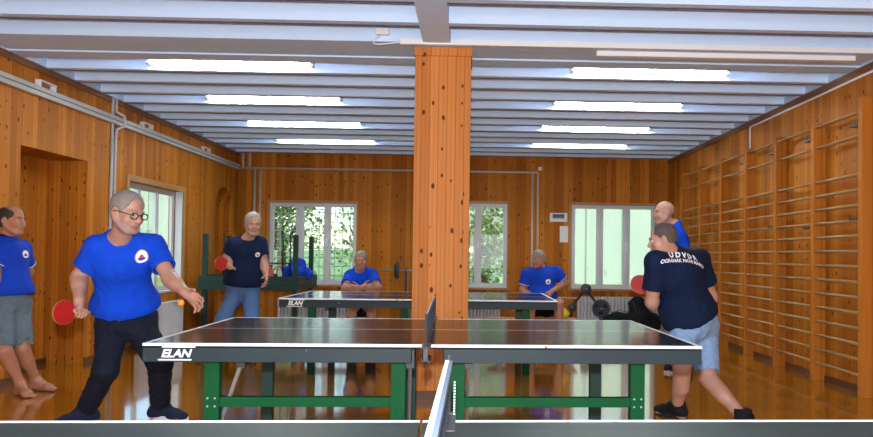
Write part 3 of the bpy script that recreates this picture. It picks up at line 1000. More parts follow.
class Field:
    def __init__(s, lo, hi, h):
        s.lo = V3(lo); s.h = h
        s.n = np.maximum(np.ceil((V3(hi) - s.lo) / h).astype(int) + 1, 4)
        s.F = np.full(s.n, 0.25, np.float32)
        s.ax = [(s.lo[i] + np.arange(s.n[i]) * h).astype(np.float32) for i in range(3)]
    def sub(s, lo, hi):
        i0 = np.clip(np.floor((lo - s.lo) / s.h).astype(int), 0, s.n - 1)
        i1 = np.clip(np.ceil((hi - s.lo) / s.h).astype(int) + 1, 1, s.n)
        if np.any(i1 <= i0): return None
        sl = tuple(slice(a, b) for a, b in zip(i0, i1))
        x, y, z = (s.ax[i][sl[i]] for i in range(3))
        return sl, x[:, None, None], y[None, :, None], z[None, None, :]
    def mixin(s, sl, d, k, op):
        A = s.F[sl]
        if op == 'u':
            hh = np.maximum(k - np.abs(A - d), 0) / k
            s.F[sl] = np.minimum(A, d) - hh * hh * k * .25
        else:
            d = -d
            hh = np.maximum(k - np.abs(A - d), 0) / k
            s.F[sl] = np.maximum(A, d) + hh * hh * k * .25
    def rc(s, a, b, ra, rb, k=.02, op='u', cap=None, start=None):
        a, b = V3(a), V3(b); r = max(ra, rb) + k + .012
        q = s.sub(np.minimum(a, b) - r, np.maximum(a, b) + r)
        if q is None: return
        sl, x, y, z = q
        ba = b - a; L2 = max(ba @ ba, 1e-9)
        px, py, pz = x - a[0], y - a[1], z - a[2]
        t = (px * ba[0] + py * ba[1] + pz * ba[2]) / L2
        tc = np.clip(t, 0, 1)
        d = np.sqrt((px - tc * ba[0]) ** 2 + (py - tc * ba[1]) ** 2 + (pz - tc * ba[2]) ** 2) - (ra + (rb - ra) * tc)
        if cap: d = np.maximum(d, (t - 1) * math.sqrt(L2))
        if start: d = np.maximum(d, -t * math.sqrt(L2))
        s.mixin(sl, d.astype(np.float32), k, op)
    def ell(s, c, r, ax=None, k=.03, op='u'):
        c, r = V3(c), V3(r)
        R = np.eye(3) if ax is None else np.array([unit(v) for v in ax])
        e = np.sqrt(((R.T * r) ** 2).sum(1)) + k + .012
        q = s.sub(c - e, c + e)
        if q is None: return
        sl, x, y, z = q
        px, py, pz = x - c[0], y - c[1], z - c[2]
        k0 = 0; k1 = 0
        for i in range(3):
            l = (px * R[i, 0] + py * R[i, 1] + pz * R[i, 2]) / r[i]
            k0 = k0 + l * l; k1 = k1 + (l / r[i]) ** 2
        k0 = np.sqrt(k0); d = k0 * (k0 - 1) / (np.sqrt(k1) + 1e-6)
        s.mixin(sl, d.astype(np.float32), k, op)
    def plane(s, p, n):
        """keep the side opposite to n"""
        n = unit(n)
        d = ((s.ax[0] - p[0]) * n[0])[:, None, None] + ((s.ax[1] - p[1]) * n[1])[None, :, None] + ((s.ax[2] - p[2]) * n[2])[None, None, :]
        s.F = np.maximum(s.F, d.astype(np.float32))
    def wrinkle(s, amp, freq, seed):
        rng = np.random.RandomState(seed)
        x, y, z = s.ax[0][:, None, None], s.ax[1][None, :, None], s.ax[2][None, None, :]
        w = np.zeros(s.n, np.float32)
        for i in range(5):
            v = rng.normal(size=3) * freq * (1 + .5 * i); v[2] *= .6
            w += np.sin(x * v[0] + y * v[1] + z * v[2] + rng.rand() * 6.3 + 1.5 * np.sin(x * v[1] * .5 + z * v[0] * .4)) * (1 / (1 + .6 * i))
        s.F = s.F + (amp * .4) * w.astype(np.float32)
    def mesh(s, name, mats, parent, smooth_it=1):
        F = s.F; h = s.h
        S = F < 0
        n = np.array(F.shape)
        cnt = np.zeros(n - 1, np.int8)
        for dx in (0, 1):
            for dy in (0, 1):
                for dz in (0, 1):
                    cnt += S[dx:n[0] - 1 + dx, dy:n[1] - 1 + dy, dz:n[2] - 1 + dz]
        act = np.argwhere((cnt > 0) & (cnt < 8))
        ids = np.full(n - 1, -1, np.int32)
        ids[act[:, 0], act[:, 1], act[:, 2]] = np.arange(len(act))
        corners = [(a, b, c) for a in (0, 1) for b in (0, 1) for c in (0, 1)]
        val = np.stack([F[act[:, 0] + a, act[:, 1] + b, act[:, 2] + c] for a, b, c in corners], 1)
        acc = np.zeros((len(act), 3)); num = np.zeros(len(act))
        for i, A in enumerate(corners):
            for j, B in enumerate(corners):
                if j > i and sum(abs(p - q) for p, q in zip(A, B)) == 1:
                    va, vb = val[:, i], val[:, j]
                    m = (va < 0) != (vb < 0)
                    t = np.where(m, va / np.where(m, va - vb, 1), 0)
                    p = V3(A)[None] + t[:, None] * (V3(B) - V3(A))[None]
                    acc += p * m[:, None]; num += m
        co = s.lo + (act + acc / num[:, None]) * h
        quads = []
        for axis in range(3):
            o1, o2 = [(1, 2), (2, 0), (0, 1)][axis]
            sh = [slice(None)] * 3; sh2 = [slice(None)] * 3
            sh[axis] = slice(0, -1); sh2[axis] = slice(1, None)
            A, B = S[tuple(sh)], S[tuple(sh2)]
            e = np.argwhere(A != B)
            e = e[(e[:, o1] > 0) & (e[:, o2] > 0) & (e[:, o1] < n[o1] - 1) & (e[:, o2] < n[o2] - 1)]
            inside = A[e[:, 0], e[:, 1], e[:, 2]]
            def cid(d1, d2):
                q = e.copy(); q[:, o1] += d1; q[:, o2] += d2
                return ids[q[:, 0], q[:, 1], q[:, 2]]
            Q = np.stack([cid(-1, -1), cid(0, -1), cid(0, 0), cid(-1, 0)], 1)
            Q[~inside] = Q[~inside][:, ::-1]
            quads.append(Q)
        Q = np.concatenate(quads)
        Q = Q[(Q >= 0).all(1)]
        for _ in range(smooth_it):
            ac = np.zeros_like(co); nn = np.zeros(len(co))
            for a, b in ((0, 1), (1, 2), (2, 3), (3, 0)):
                np.add.at(ac, Q[:, a], co[Q[:, b]]); np.add.at(nn, Q[:, a], 1)
                np.add.at(ac, Q[:, b], co[Q[:, a]]); np.add.at(nn, Q[:, b], 1)
            co = co * .5 + .5 * ac / np.maximum(nn, 1)[:, None]
        me = bpy.data.meshes.new(name)
        me.vertices.add(len(co)); me.vertices.foreach_set('co', co.astype(np.float32).ravel())
        me.loops.add(len(Q) * 4); me.loops.foreach_set('vertex_index', Q.ravel().astype(np.int32))
        me.polygons.add(len(Q)); me.polygons.foreach_set('loop_start', np.arange(0, len(Q) * 4, 4, dtype=np.int32))
        me.update(calc_edges=True); me.validate()
        me.polygons.foreach_set('use_smooth', [True] * len(me.polygons))
        for m in (mats if isinstance(mats, (list, tuple)) else [mats]): me.materials.append(m)
        o = bpy.data.objects.new(name, me)
        COL.objects.link(o)
        if parent is not None:
            o.parent = parent
            base = Vector(parent.location) if parent.parent is None else Vector(parent.parent.location) + Vector(parent.location)
            o.matrix_parent_inverse = Matrix.Identity(4)
            me.transform(Matrix.Translation(-base))
        return o, co

def put(name, bm, mats, parent, smooth=True):
    """bm is in world coordinates, parent an unrotated empty"""
    xform(bm, Matrix.Translation(-Vector(parent.location)))
    return obj(name, bm, mats, parent, smooth)

def hand(S, wr, d, n, s, curl=(20, 25, 15), spread=1.0, sc=1.0, thumb=35, k=.008):
    d = unit(d); s = unit(s - d * (s @ d)); n = unit(n - d * (n @ d) - s * (n @ s))
    kn = []
    for i, (o, L) in enumerate(((.031, .088), (.011, .092), (-.010, .088), (-.030, .080))):
        b = wr + (d * L + s * o * (1 + .1 * spread)) * sc
        S.rc(wr + s * o * .45 * sc, b, .0155 * sc, .0115 * sc, k=.016)
        kn.append(b)
    S.rc(wr + d * .03 * sc + n * .006, wr + d * .06 * sc + n * .006, .018 * sc, .018 * sc, k=.02)
    for i, (b, segs) in enumerate(zip(kn, ((.042, .026, .021), (.046, .030, .022), (.043, .028, .022), (.034, .021, .019)))):
        ang = 0.0; p = b
        sp = (1.5 - i) * .075 * spread
        for j, L in enumerate(segs):
            ang += math.radians(curl[j] * (1 + .08 * i))
            dd = unit(d * math.cos(ang) + n * math.sin(ang) + s * sp)
            q = p + dd * L * sc
            S.rc(p, q, (.0092 - .0006 * j) * sc, (.0086 - .0008 * j) * sc, k=.004)
            p = q
    th = math.radians(thumb)
    p = wr + (d * .022 + s * .022 + n * .006) * sc
    t1 = unit(d * .62 + s * .68 + n * .25)
    q = p + t1 * .044 * sc; S.rc(p, q, .015 * sc, .0115 * sc, k=.012)
    t2 = unit(d * (.62 + .3 * math.sin(th)) + s * .68 * math.cos(th) + n * (.25 + .7 * math.sin(th)))
    r = q + t2 * .032 * sc; S.rc(q, r, .0108 * sc, .0098 * sc, k=.005)
    t3 = unit(t2 + d * .25 * math.sin(th) + n * .35 * math.sin(th) - s * .4 * math.sin(th))
    S.rc(r, r + t3 * .026 * sc, .0096 * sc, .008 * sc, k=.004)

def torso(S, P, fr, w, belly, e, k=.05, T=None):
    r, f, u = fr
    pv, nk = P['pelvis'], P['neck']
    L = np.linalg.norm(nk - pv)
    S.ell(pv + u * .02, (.165 * w + e, .118 * w + e, .12 + e), (r, f, u), k=k)
    S.ell(pv + u * L * .36 + f * (.012 + belly * .6), (.152 * w + belly * .45 + e, .112 * w + belly * .8 + e, .16 + e), (r, f, u), k=k)
    ch = pv + u * L * .70 + f * .008
    S.ell(ch, (.165 * w + e, .118 * w + e, .16 + e), (r, f, u), k=k)
    for s in 'RL':
        sh = P['sh' + s]
        S.rc(lerp(ch, sh, .25) + u * .02, sh, .105 * w + e, .058 * w + e, k=k)
        S.rc(nk - f * .012 + u * .012, lerp(nk, sh, .72) - f * .01, .050 + e, .050 + e, k=.04)

def head(S, c, fr, s, jaw=1.0, nose=1.0):
    r, f, u = fr
    A = (r, f, u)
    pt = lambda a, b, d: c + (r * a + f * b + u * d) * s
    S.ell(pt(0, -.012, .035), (.0755 * s, .095 * s, .083 * s), A, k=.02)
    S.ell(pt(0, .022, -.036), (.060 * jaw * s, .070 * s, .082 * s), A, k=.03)
    S.ell(pt(0, .066, -.100), (.030 * jaw * s, .024 * s, .020 * s), A, k=.025)
    for q in (-1, 1):
        S.rc(pt(q * .058 * jaw, -.01, -.045), pt(q * .030 * jaw, .060, -.098), .016 * s, .014 * s, k=.03)
        S.ell(pt(q * .040, .062, -.030), (.024 * s, .022 * s, .022 * s), A, k=.025)
        S.ell(pt(q * .031, .094, .000), (.017 * s, .013 * s, .010 * s), A, k=.010, op='s')
        S.rc(pt(q * .012, .088, .022), pt(q * .048, .074, .020), .009 * s, .007 * s, k=.012)
        S.ell(pt(q * .079, -.008, -.008), (.007 * s, .019 * s, .032 * s), (unit(r + f * .35 * q), f, u), k=.008)
        S.ell(pt(q * .085, -.004, -.006), (.004 * s, .010 * s, .018 * s), A, k=.006, op='s')
        S.ell(pt(q * .013 * nose, .098, -.036), (.009 * s, .010 * s, .008 * s), A, k=.008)
    S.rc(pt(0, .090, .012), pt(0, .112, -.030), .008 * s, .0125 * nose * s, k=.012)
    S.ell(pt(0, .086, -.058), (.026 * s, .012 * s, .012 * s), A, k=.012)
    S.ell(pt(0, .092, -.0625), (.022 * s, .008 * s, .0045 * s), A, k=.004)
    S.ell(pt(0, .090, -.0730), (.019 * s, .009 * s, .0055 * s), A, k=.004)

def region_slots(o, co_world, c, fr, s, lips=1, stub=None):
    """lips and beard stubble of the face as material slots"""
    me = o.data
    r, f, u = fr
    n = len(me.polygons)
    cen = np.zeros(n * 3, np.float32); me.polygons.foreach_get('center', cen)
    cen = cen.reshape(-1, 3) + np.array(o.parent.location)
    q = (cen - c) / s
    a, b, d = q @ r, q @ f, q @ u
    idx = np.zeros(n, np.int32)
    if stub is not None:
        m = (b > .035) & (d < -.050 - .3 * np.abs(a)) & (d > -.135) & (np.abs(a) < .055)
        m |= (np.abs(a) > .048) & (b > -.005) & (b < .055) & (d < -.045) & (d > -.125)
        idx[m] = stub
    idx[(np.abs(a) < .023) & (b > .086) & (d < -.0575) & (d > -.079)] = lips
    me.polygons.foreach_set('material_index', idx)

def human(name, label, pose, fwd, hf, hs=1.0, hu=(0, 0, 1), w=1.0, belly=0.0, h=.0065, skin_='skin', shirt=None, shirt_mat='blue', sleeve=.66,
          hem=.02, trouser=None, trouser_mat='denim', leg_end=None, shoes=None, feet=None, hands=None, hair_=None, stub=False,
          collar=None, seed=1, jaw=1.0, nose=1.0, eyes=True, loose=.013, glasses=False, tdirs=None, sole_z=0.0):
    P = {k_: V3(v) for k_, v in pose.items()}
    u = unit(P['neck'] - P['pelvis']); f = V3(fwd); f = unit(f - u * (f @ u)); r = np.cross(f, u)
    fr = (r, f, u)
    Hf = unit(hf); Hr = unit(np.cross(Hf, V3(hu))); Hu = np.cross(Hr, Hf); hfr = (Hr, Hf, Hu)
    base = (P['anR'] + P['anL']) / 2
    t = thing('person', label, 'person', (float(base[0]), float(base[1]), 0))
    allp = np.array(list(P.values()))
    lo, hi = allp.min(0) - .26, allp.max(0) + .26
    lo[2] = min(lo[2], -.03)
    # ---- body
    S = Field(lo, hi, h)
    torso(S, P, fr, w, belly, 0)
    S.rc(P['neck'] - u * .03, P['head'] - Hu * .055 * hs - Hf * .018 * hs, .060 * w, .055, k=.03)
    head(S, P['head'], hfr, hs, jaw, nose)
    wl = {}
    for s in 'RL':
        sh, el, wr = P['sh' + s], P['el' + s], P['wr' + s]
        S.rc(sh, el, .054 * w, .042 * w, k=.03)
        S.rc(el, wr, .043 * w, .029 * w, k=.02)
        S.rc(lerp(el, wr, .1), lerp(el, wr, .42), .040 * w, .040 * w, k=.03)
        hd = (hands or {}).get(s, {})
        d = unit(hd.get('d', wr - el)); sd = unit(hd.get('s', f)); sd = unit(sd - d * (sd @ d))
        n = np.cross(sd, d) if s == 'R' else np.cross(d, sd)
        hand(S, wr, d, n, sd, hd.get('curl', (22, 28, 18)), hd.get('spread', 1.0), hd.get('sc', 1.0) , hd.get('thumb', 30))
        wl[s] = (d, n, sd)
        hp, kn, an = P['hip' + s], P['kn' + s], P['an' + s]
        S.rc(hp, kn, .086 * w, .056 * w, k=.04)
        S.rc(kn, an, .055 * w, .036 * w, k=.02)
        fd = unit(V3((feet or {}).get(s, f)) * V3((1, 1, 0)))
        side = unit(np.cross(fd, V3((0, 0, 1))))
        sh_d = unit(an - kn); back = unit(-fd - sh_d * (-fd @ sh_d))
        S.rc(lerp(kn, an, .18) + back * .014, lerp(kn, an, .46) + back * .020, .042 * w, .045 * w, k=.04)
        if shoes != 'hidden':
            hl = V3((an[0], an[1], .036 + sole_z)) - fd * .045
            bl = V3((an[0], an[1], .030 + sole_z)) + fd * .125
            S.rc(an, hl, .036 * w, .034, k=.02); S.rc(an, bl, .036 * w, .026, k=.03); S.rc(hl, bl, .032, .028, k=.02)
            S.rc(bl - side * .025, bl + side * .022, .024, .026, k=.02)
            for i, (o_, L) in enumerate(((-.034, .058), (-.014, .058), (.004, .053), (.020, .046), (.035, .038))):
                o_ = o_ * (1 if s == 'R' else -1)
                q = bl + side * o_ + fd * .005
                S.rc(q, q + fd * L - V3((0, 0, .014)), .0135 if i else .014, .0095 if i else .0125, k=.006)
    S.F = np.maximum(S.F, -(S.ax[2] - sole_z).astype(np.float32)[None, None, :])
    body, co = S.mesh('body', [M[skin_], M['lips'], M['stubble']], t)
    region_slots(body, co, P['head'], hfr, hs, 1, 2 if stub else None)
    # ---- shirt
    S = Field(lo, hi, h)
    torso(S, P, fr, w, belly, loose, k=.07)
    L = np.linalg.norm(P['neck'] - P['pelvis'])
    S.ell(P['pelvis'] + u * .10 + f * (.01 + belly * .5), (.175 * w + belly * .4 + loose, .135 * w + belly * .6 + loose, .16), fr, k=.06)
    S.ell(P['pelvis'] + u * (hem + .03) + f * (.01 + belly * .3), (.178 * w + belly * .3 + loose, .138 * w + belly * .4 + loose, .10), fr, k=.05)
    hp_ = P['pelvis'] + u * hem
    S.plane(hp_, -u)
    for s in 'RL':
        sh, el = P['sh' + s], P['el' + s]
        e = lerp(sh, el, sleeve)
        S.rc(sh, e, .070 * w, .071 * w, k=.03, cap=True)
    # neckline and openings
    S.ell(P['neck'] + f * .022 + u * .045, (.066 * w, .080, .052), fr, k=.006, op='s')
    for s in 'RL':
        sh, el = P['sh' + s], P['el' + s]
        e = lerp(sh, el, sleeve); dd = unit(el - sh)
        S.rc(e - dd * .022, e + dd * .05, .054 * w, .056 * w, k=.006, op='s')
    S.wrinkle(.0042, 30, seed)
    sh_o, _ = S.mesh('shirt', M[shirt_mat], t)
    # ---- trousers or shorts
    S = Field(lo, hi, h)
    e = .014
    S.ell(P['pelvis'] + u * .0, (.168 * w + e, .122 * w + e, .125 + e), fr, k=.05)
    for s in 'RL':
        hp, kn, an = P['hip' + s], P['kn' + s], P['an' + s]
        S.ell(lerp(hp, P['pelvis'], .3) - f * .045, (.095 * w, .085 * w, .10), fr, k=.05)
        if leg_end is None or leg_end >= 1:
            S.rc(hp, kn, .094 * w, .071 * w, k=.04)
            q = lerp(kn, an, .93)
            S.rc(kn, q, .071 * w, .060 * w, k=.03, cap=True)
        else:
            S.rc(hp, lerp(hp, kn, leg_end) if leg_end <= 1 else kn, .098 * w, .080 * w, k=.04, cap=True)
    S.plane(P['pelvis'] + u * .10, u)
    if leg_end is not None and leg_end < 1:
        for s in 'RL':
            hp, kn = P['hip' + s], P['kn' + s]
            q = lerp(hp, kn, leg_end); dd = unit(kn - hp)
            S.rc(q - dd * .03, q + dd * .06, .070 * w, .072 * w, k=.006, op='s')
    S.wrinkle(.006, 34, seed + 5)
    tr, _ = S.mesh(trouser or 'trousers', M[trouser_mat], t)
    # ---- shoes
    if isinstance(shoes, dict):
        for s in 'RL':
            an = P['an' + s]
            fd = unit(V3((feet or {}).get(s, f)) * V3((1, 1, 0))); side = np.cross(fd, V3((0, 0, 1)))
            sc = shoes.get('sc', 1.0)
            S2 = Field(np.array([an[0] - .3, an[1] - .3, -.02]), np.array([an[0] + .3, an[1] + .3, .22]), .006)
            o = V3((an[0], an[1], sole_z))
            hl = o - fd * .045 * sc + V3((0, 0, .050)); bl = o + fd * .12 * sc + V3((0, 0, .040)); te = o + fd * .185 * sc + V3((0, 0, .034))
            S2.rc(V3((an[0], an[1], .105 + sole_z)), hl, .052 * w, .046, k=.02)
            S2.rc(V3((an[0], an[1], .10 + sole_z)), bl, .050, .038, k=.04)
            S2.rc(hl, bl, .043, .042, k=.02); S2.rc(bl - side * .012, te, .040, .030, k=.03); S2.rc(bl + side * .014, te + side * .006, .038, .028, k=.03)
            S2.plane(o + V3((0, 0, .022)), V3((0, 0, -1))); S2.plane(o + V3((0, 0, .125)), V3((0, 0, 1)))
            so, _ = S2.mesh('shoe', M[shoes['mat']], t)
            b = nb()
            outl = []
            for i in range(28):
                a = 2 * PI * i / 28
                x = math.cos(a); y = math.sin(a)
                wdt = .046 + .008 * x
                outl.append(((.075 + .145 * x) * sc, y * wdt * (1 if abs(x) < .8 else 1)))
            m_ = Matrix(((fd[0], side[0], 0, o[0]), (fd[1], side[1], 0, o[1]), (0, 0, 1, sole_z + .001), (0, 0, 0, 1)))
            prism(b, outl, m_, .038)
            xform(b, Matrix.Translation(-Vector(t.location)))
            obj('sole', b, M[shoes.get('sole', 'sole')], so)
    # ---- hair
    if hair_:
        c = P['head']; s = hs
        pt = lambda a, b, d: c + (Hr * a + Hf * b + Hu * d) * s
        S3 = Field(c - .2 * s, c + .2 * s, .0042)
        th = hair_.get('t', .009)
        S3.ell(pt(0, -.014, .037), ((.0755 + th) * s, (.095 + th) * s, (.083 + th) * s), hfr, k=.02)
        S3.ell(pt(0, -.045, -.02), ((.058 + th * .7) * s, (.055 + th * .6) * s, (.07) * s), hfr, k=.03)
        S3.ell(pt(0, .072, -.050), (.092 * s, .086 * s, .108 * s), hfr, k=.012, op='s')              # the face
        S3.ell(pt(0, .112, hair_.get('fz', .04) + .010), (.066 * s, .068 * s, .050 * s), hfr, k=.02, op='s')  # hairline
        S3.ell(pt(0, -.02, hair_.get('nape', -.112)), (.10 * s, .11 * s, .055 * s), hfr, k=.01, op='s')                   # nape
        for q in (-1, 1):
            S3.ell(pt(q * .085, .0, -.012), (.022 * s, .024 * s, .036 * s), hfr, k=.008, op='s')
        if hair_.get('bald'):
            S3.ell(pt(0, .03, .115), (.064 * s, .105 * s, .060 * s), hfr, k=.02, op='s')
        S3.wrinkle(.003, 110, seed + 9)
        S3.mesh('hair', M[hair_['mat']], t, 1)
    # ---- eyes and brows
    if eyes:
        c = P['head']; s = hs
        for q in (-1, 1):
            b = nb()
            ce = c + (Hr * .031 * q + Hf * .0785 + Hu * .001) * s
            bmesh.ops.create_uvsphere(b, u_segments=14, v_segments=10, radius=(.0125 if h < .006 else .0098) * s)
            for fc in b.faces:
                fc.material_index = 1 if Vector(fc.calc_center_median()).normalized().dot(Vector(Hf)) > .82 else 0
            xform(b, Matrix.Translation(Vector(ce)))
            put('eye', b, [M['eye'], M['iris']], t)
            b = nb()
            pp = [c + (Hr * q * x + Hf * y + Hu * z) * s for x, y, z in ((.014, .0985, .021), (.030, .096, .027), (.048, .083, .021))]
            tube(b, pp, [.003 * s, .0042 * s, .002 * s], 6)
            put('eyebrow', b, M[hair_['mat'] if hair_ else 'hair_shaved'], t)
    if glasses:
        c = P['head']; s = hs
        b = nb()
        pt = lambda a, bb, d: c + (Hr * a + Hf * bb + Hu * d) * s
        for q in (-1, 1):
            ring = [pt(q * .034 + .0255 * math.cos(a), .106 - .12 * abs(.024 * math.cos(a) * q + .034) * .4, -.002 + .0175 * math.sin(a)) for a in np.linspace(0, 2 * PI, 19)]
            tube(b, ring, .0031 * s, 6)
            tube(b, [pt(q * .058, .102, .004), pt(q * .078, .06, .006), pt(q * .086, -.005, .004), pt(q * .083, -.02, -.012)], .0028 * s, 6)
        tube(b, [pt(-.011, .107, .004), pt(0, .112, .007), pt(.011, .107, .004)], .0028 * s, 6)
        put('glasses', b, M['black'], t)
    if collar:
        c = P['neck'] + u * .040
        b = nb(); rings = []
        for i in range(29):
            a = -PI * .5 + .28 + (2 * PI - .56) * i / 28 + PI      # opening at the front
            ca, sa = math.sin(a), -math.cos(a)
            din = r * ca * .066 * w + f * (sa * .070 + .006)
            dout = r * ca * .104 * w + f * (sa * .108 + .006)
            z_in, z_out = .028 - .02 * max(sa, 0), -.022 - .030 * max(sa, 0)
            rings.append((b.verts.new(c + din + u * (z_in - .012)), b.verts.new(c + din * 1.06 + u * z_in), b.verts.new(c + dout + u * z_out), b.verts.new(c + dout * .95 + u * (z_out - .006))))
        for A, B in zip(rings, rings[1:]):
            for k_ in range(4):
                b.faces.new((A[k_], A[(k_ + 1) % 4], B[(k_ + 1) % 4], B[k_]))
        b.faces.new(rings[0]); b.faces.new(rings[-1][::-1])
        edge = [tuple(x[2].co) for x in rings]
        cl = put('collar', b, M[shirt_mat], t)
        b = nb(); tube(b, [Vector(p) + Vector(u) * .003 for p in edge], .0035, 6); xform(b, Matrix.Translation((0, 0, 0))); obj('collar_piping', b, M['whitecloth'], cl, True)
        for s in 'RL':
            sh, el = P['sh' + s], P['el' + s]
            e = lerp(sh, el, sleeve); dd = unit(el - sh)
            s1, s2 = frame_of(Vector(dd))
            b = nb(); ring = [Vector(e) - Vector(dd) * .012 + (s1 * math.cos(a) + s2 * math.sin(a)) * .0715 * w for a in np.linspace(0, 2 * PI, 25)]
            tube(b, ring, .004, 6); put('sleeve_piping', b, M['whitecloth'], t)
    return dict(t=t, body=body, shirt=sh_o, trousers=tr, P=P, fr=fr, hfr=hfr, hands=wl)

def bvh_of(o):
    me = o.data
    off = Vector(o.parent.location)
    return BVHTree.FromPolygons([v.co + off for v in me.vertices], [tuple(p.vertices) for p in me.polygons])

def lay_on(bm, target, org, n, right, up, lift=.003, cuts=0):
    """lay a flat mesh on a garment"""
    tr = bvh_of(target)
    n, right, up, org = (Vector(v) for v in (n, right, up, org))
    if cuts:
        bmesh.ops.triangulate(bm, faces=bm.faces[:])
        bmesh.ops.subdivide_edges(bm, edges=bm.edges[:], cuts=cuts, use_grid_fill=True)
    for v in bm.verts:
        s = org + right * v.co.x + up * v.co.y + n * .35
        hit = tr.ray_cast(s, -n, .8)
        v.co = (hit[0] if hit[0] else org + right * v.co.x + up * v.co.y) + n * (lift + v.co.z)
    return bm

def emblem(H, org, n, size, parent):
    n = unit(n); up = unit(H['fr'][2] - n * (H['fr'][2] @ n)); right = np.cross(up, n)
    b = nb()
    rings = [0, .3, .62, .86, 1.0]
    prev = None
    N = 28
    for ri, q in enumerate(rings):
        ring = [b.verts.new((q * size * math.cos(2 * PI * k_ / N), q * size * .97 * math.sin(2 * PI * k_ / N), 0)) for k_ in range(N)] if q else [b.verts.new((0, 0, 0))]
        if prev is not None:
            for k_ in range(N):
                if len(prev) == 1: fc = b.faces.new((prev[0], ring[k_], ring[(k_ + 1) % N]))
                else: fc = b.faces.new((prev[k_], ring[k_], ring[(k_ + 1) % N], prev[(k_ + 1) % N]))
                a = (k_ + .5) / N * 2 * PI
                if ri == 1: fc.material_index = 2
                elif ri == 2: fc.material_index = 0 if math.sin(a) > -.2 else 3
                elif ri == 3: fc.material_index = 0
                else: fc.material_index = 1 if math.sin(a) > -.6 else 0
        prev = ring
    lay_on(b, H['shirt'], org, n, right, up, .004)
    return put('shirt_emblem', b, [M['letter'], M['gold'], M['red'], M['blue']], H['t'])

def racket(label, C, axis, normal):
    """C = centre of the blade, axis = from the handle to the blade tip"""
    a = Vector(unit(axis)); n = Vector(normal); n = (n - a * n.dot(a)).normalized(); s = n.cross(a)
    C = Vector(C)
    t = thing('racket', label, 'racket', tuple(C))
    m_ = Matrix(((a.x, s.x, n.x, 0), (a.y, s.y, n.y, 0), (a.z, s.z, n.z, 0), (0, 0, 0, 1)))
    def outline(k_):
        p = []
        for i in range(33):
            q = -PI + .42 + (2 * PI - .84) * i / 32
            p.append((.079 * k_ * math.cos(q), .075 * k_ * math.sin(q)))
        return p
    b = nb(); o = outline(1.0); prism(b, [(-.098, -.013)] + o + [(-.098, .013)], m_ @ Matrix.Translation((0, 0, -.003)), .006); obj('blade', b, M['blade'], t)
    b = nb(); prism(b, outline(.985), m_ @ Matrix.Translation((0, 0, .0031)), .003); obj('red_rubber', b, M['rubber'], t)
    b = nb(); prism(b, outline(.985), m_ @ Matrix.Translation((0, 0, -.0061)), .003); obj('black_rubber', b, M['black'], t)
    b = nb()
    rows_ = []
    for x, hw, ht in ((-.088, .0125, .0105), (-.12, .0135, .0115), (-.155, .0145, .0115), (-.185, .017, .012)):
        rows_.append([b.verts.new(m_ @ Vector((x, hw * math.cos(q) , ht * math.sin(q)))) for q in np.linspace(0, 2 * PI, 13)[:-1]])
    for A, B in zip(rows_, rows_[1:]):
        for k_ in range(12): b.faces.new((A[k_], A[(k_ + 1) % 12], B[(k_ + 1) % 12], B[k_]))
    b.faces.new(rows_[0]); b.faces.new(rows_[-1][::-1])
    obj('handle', b, M['blade'], t, True)
    return t

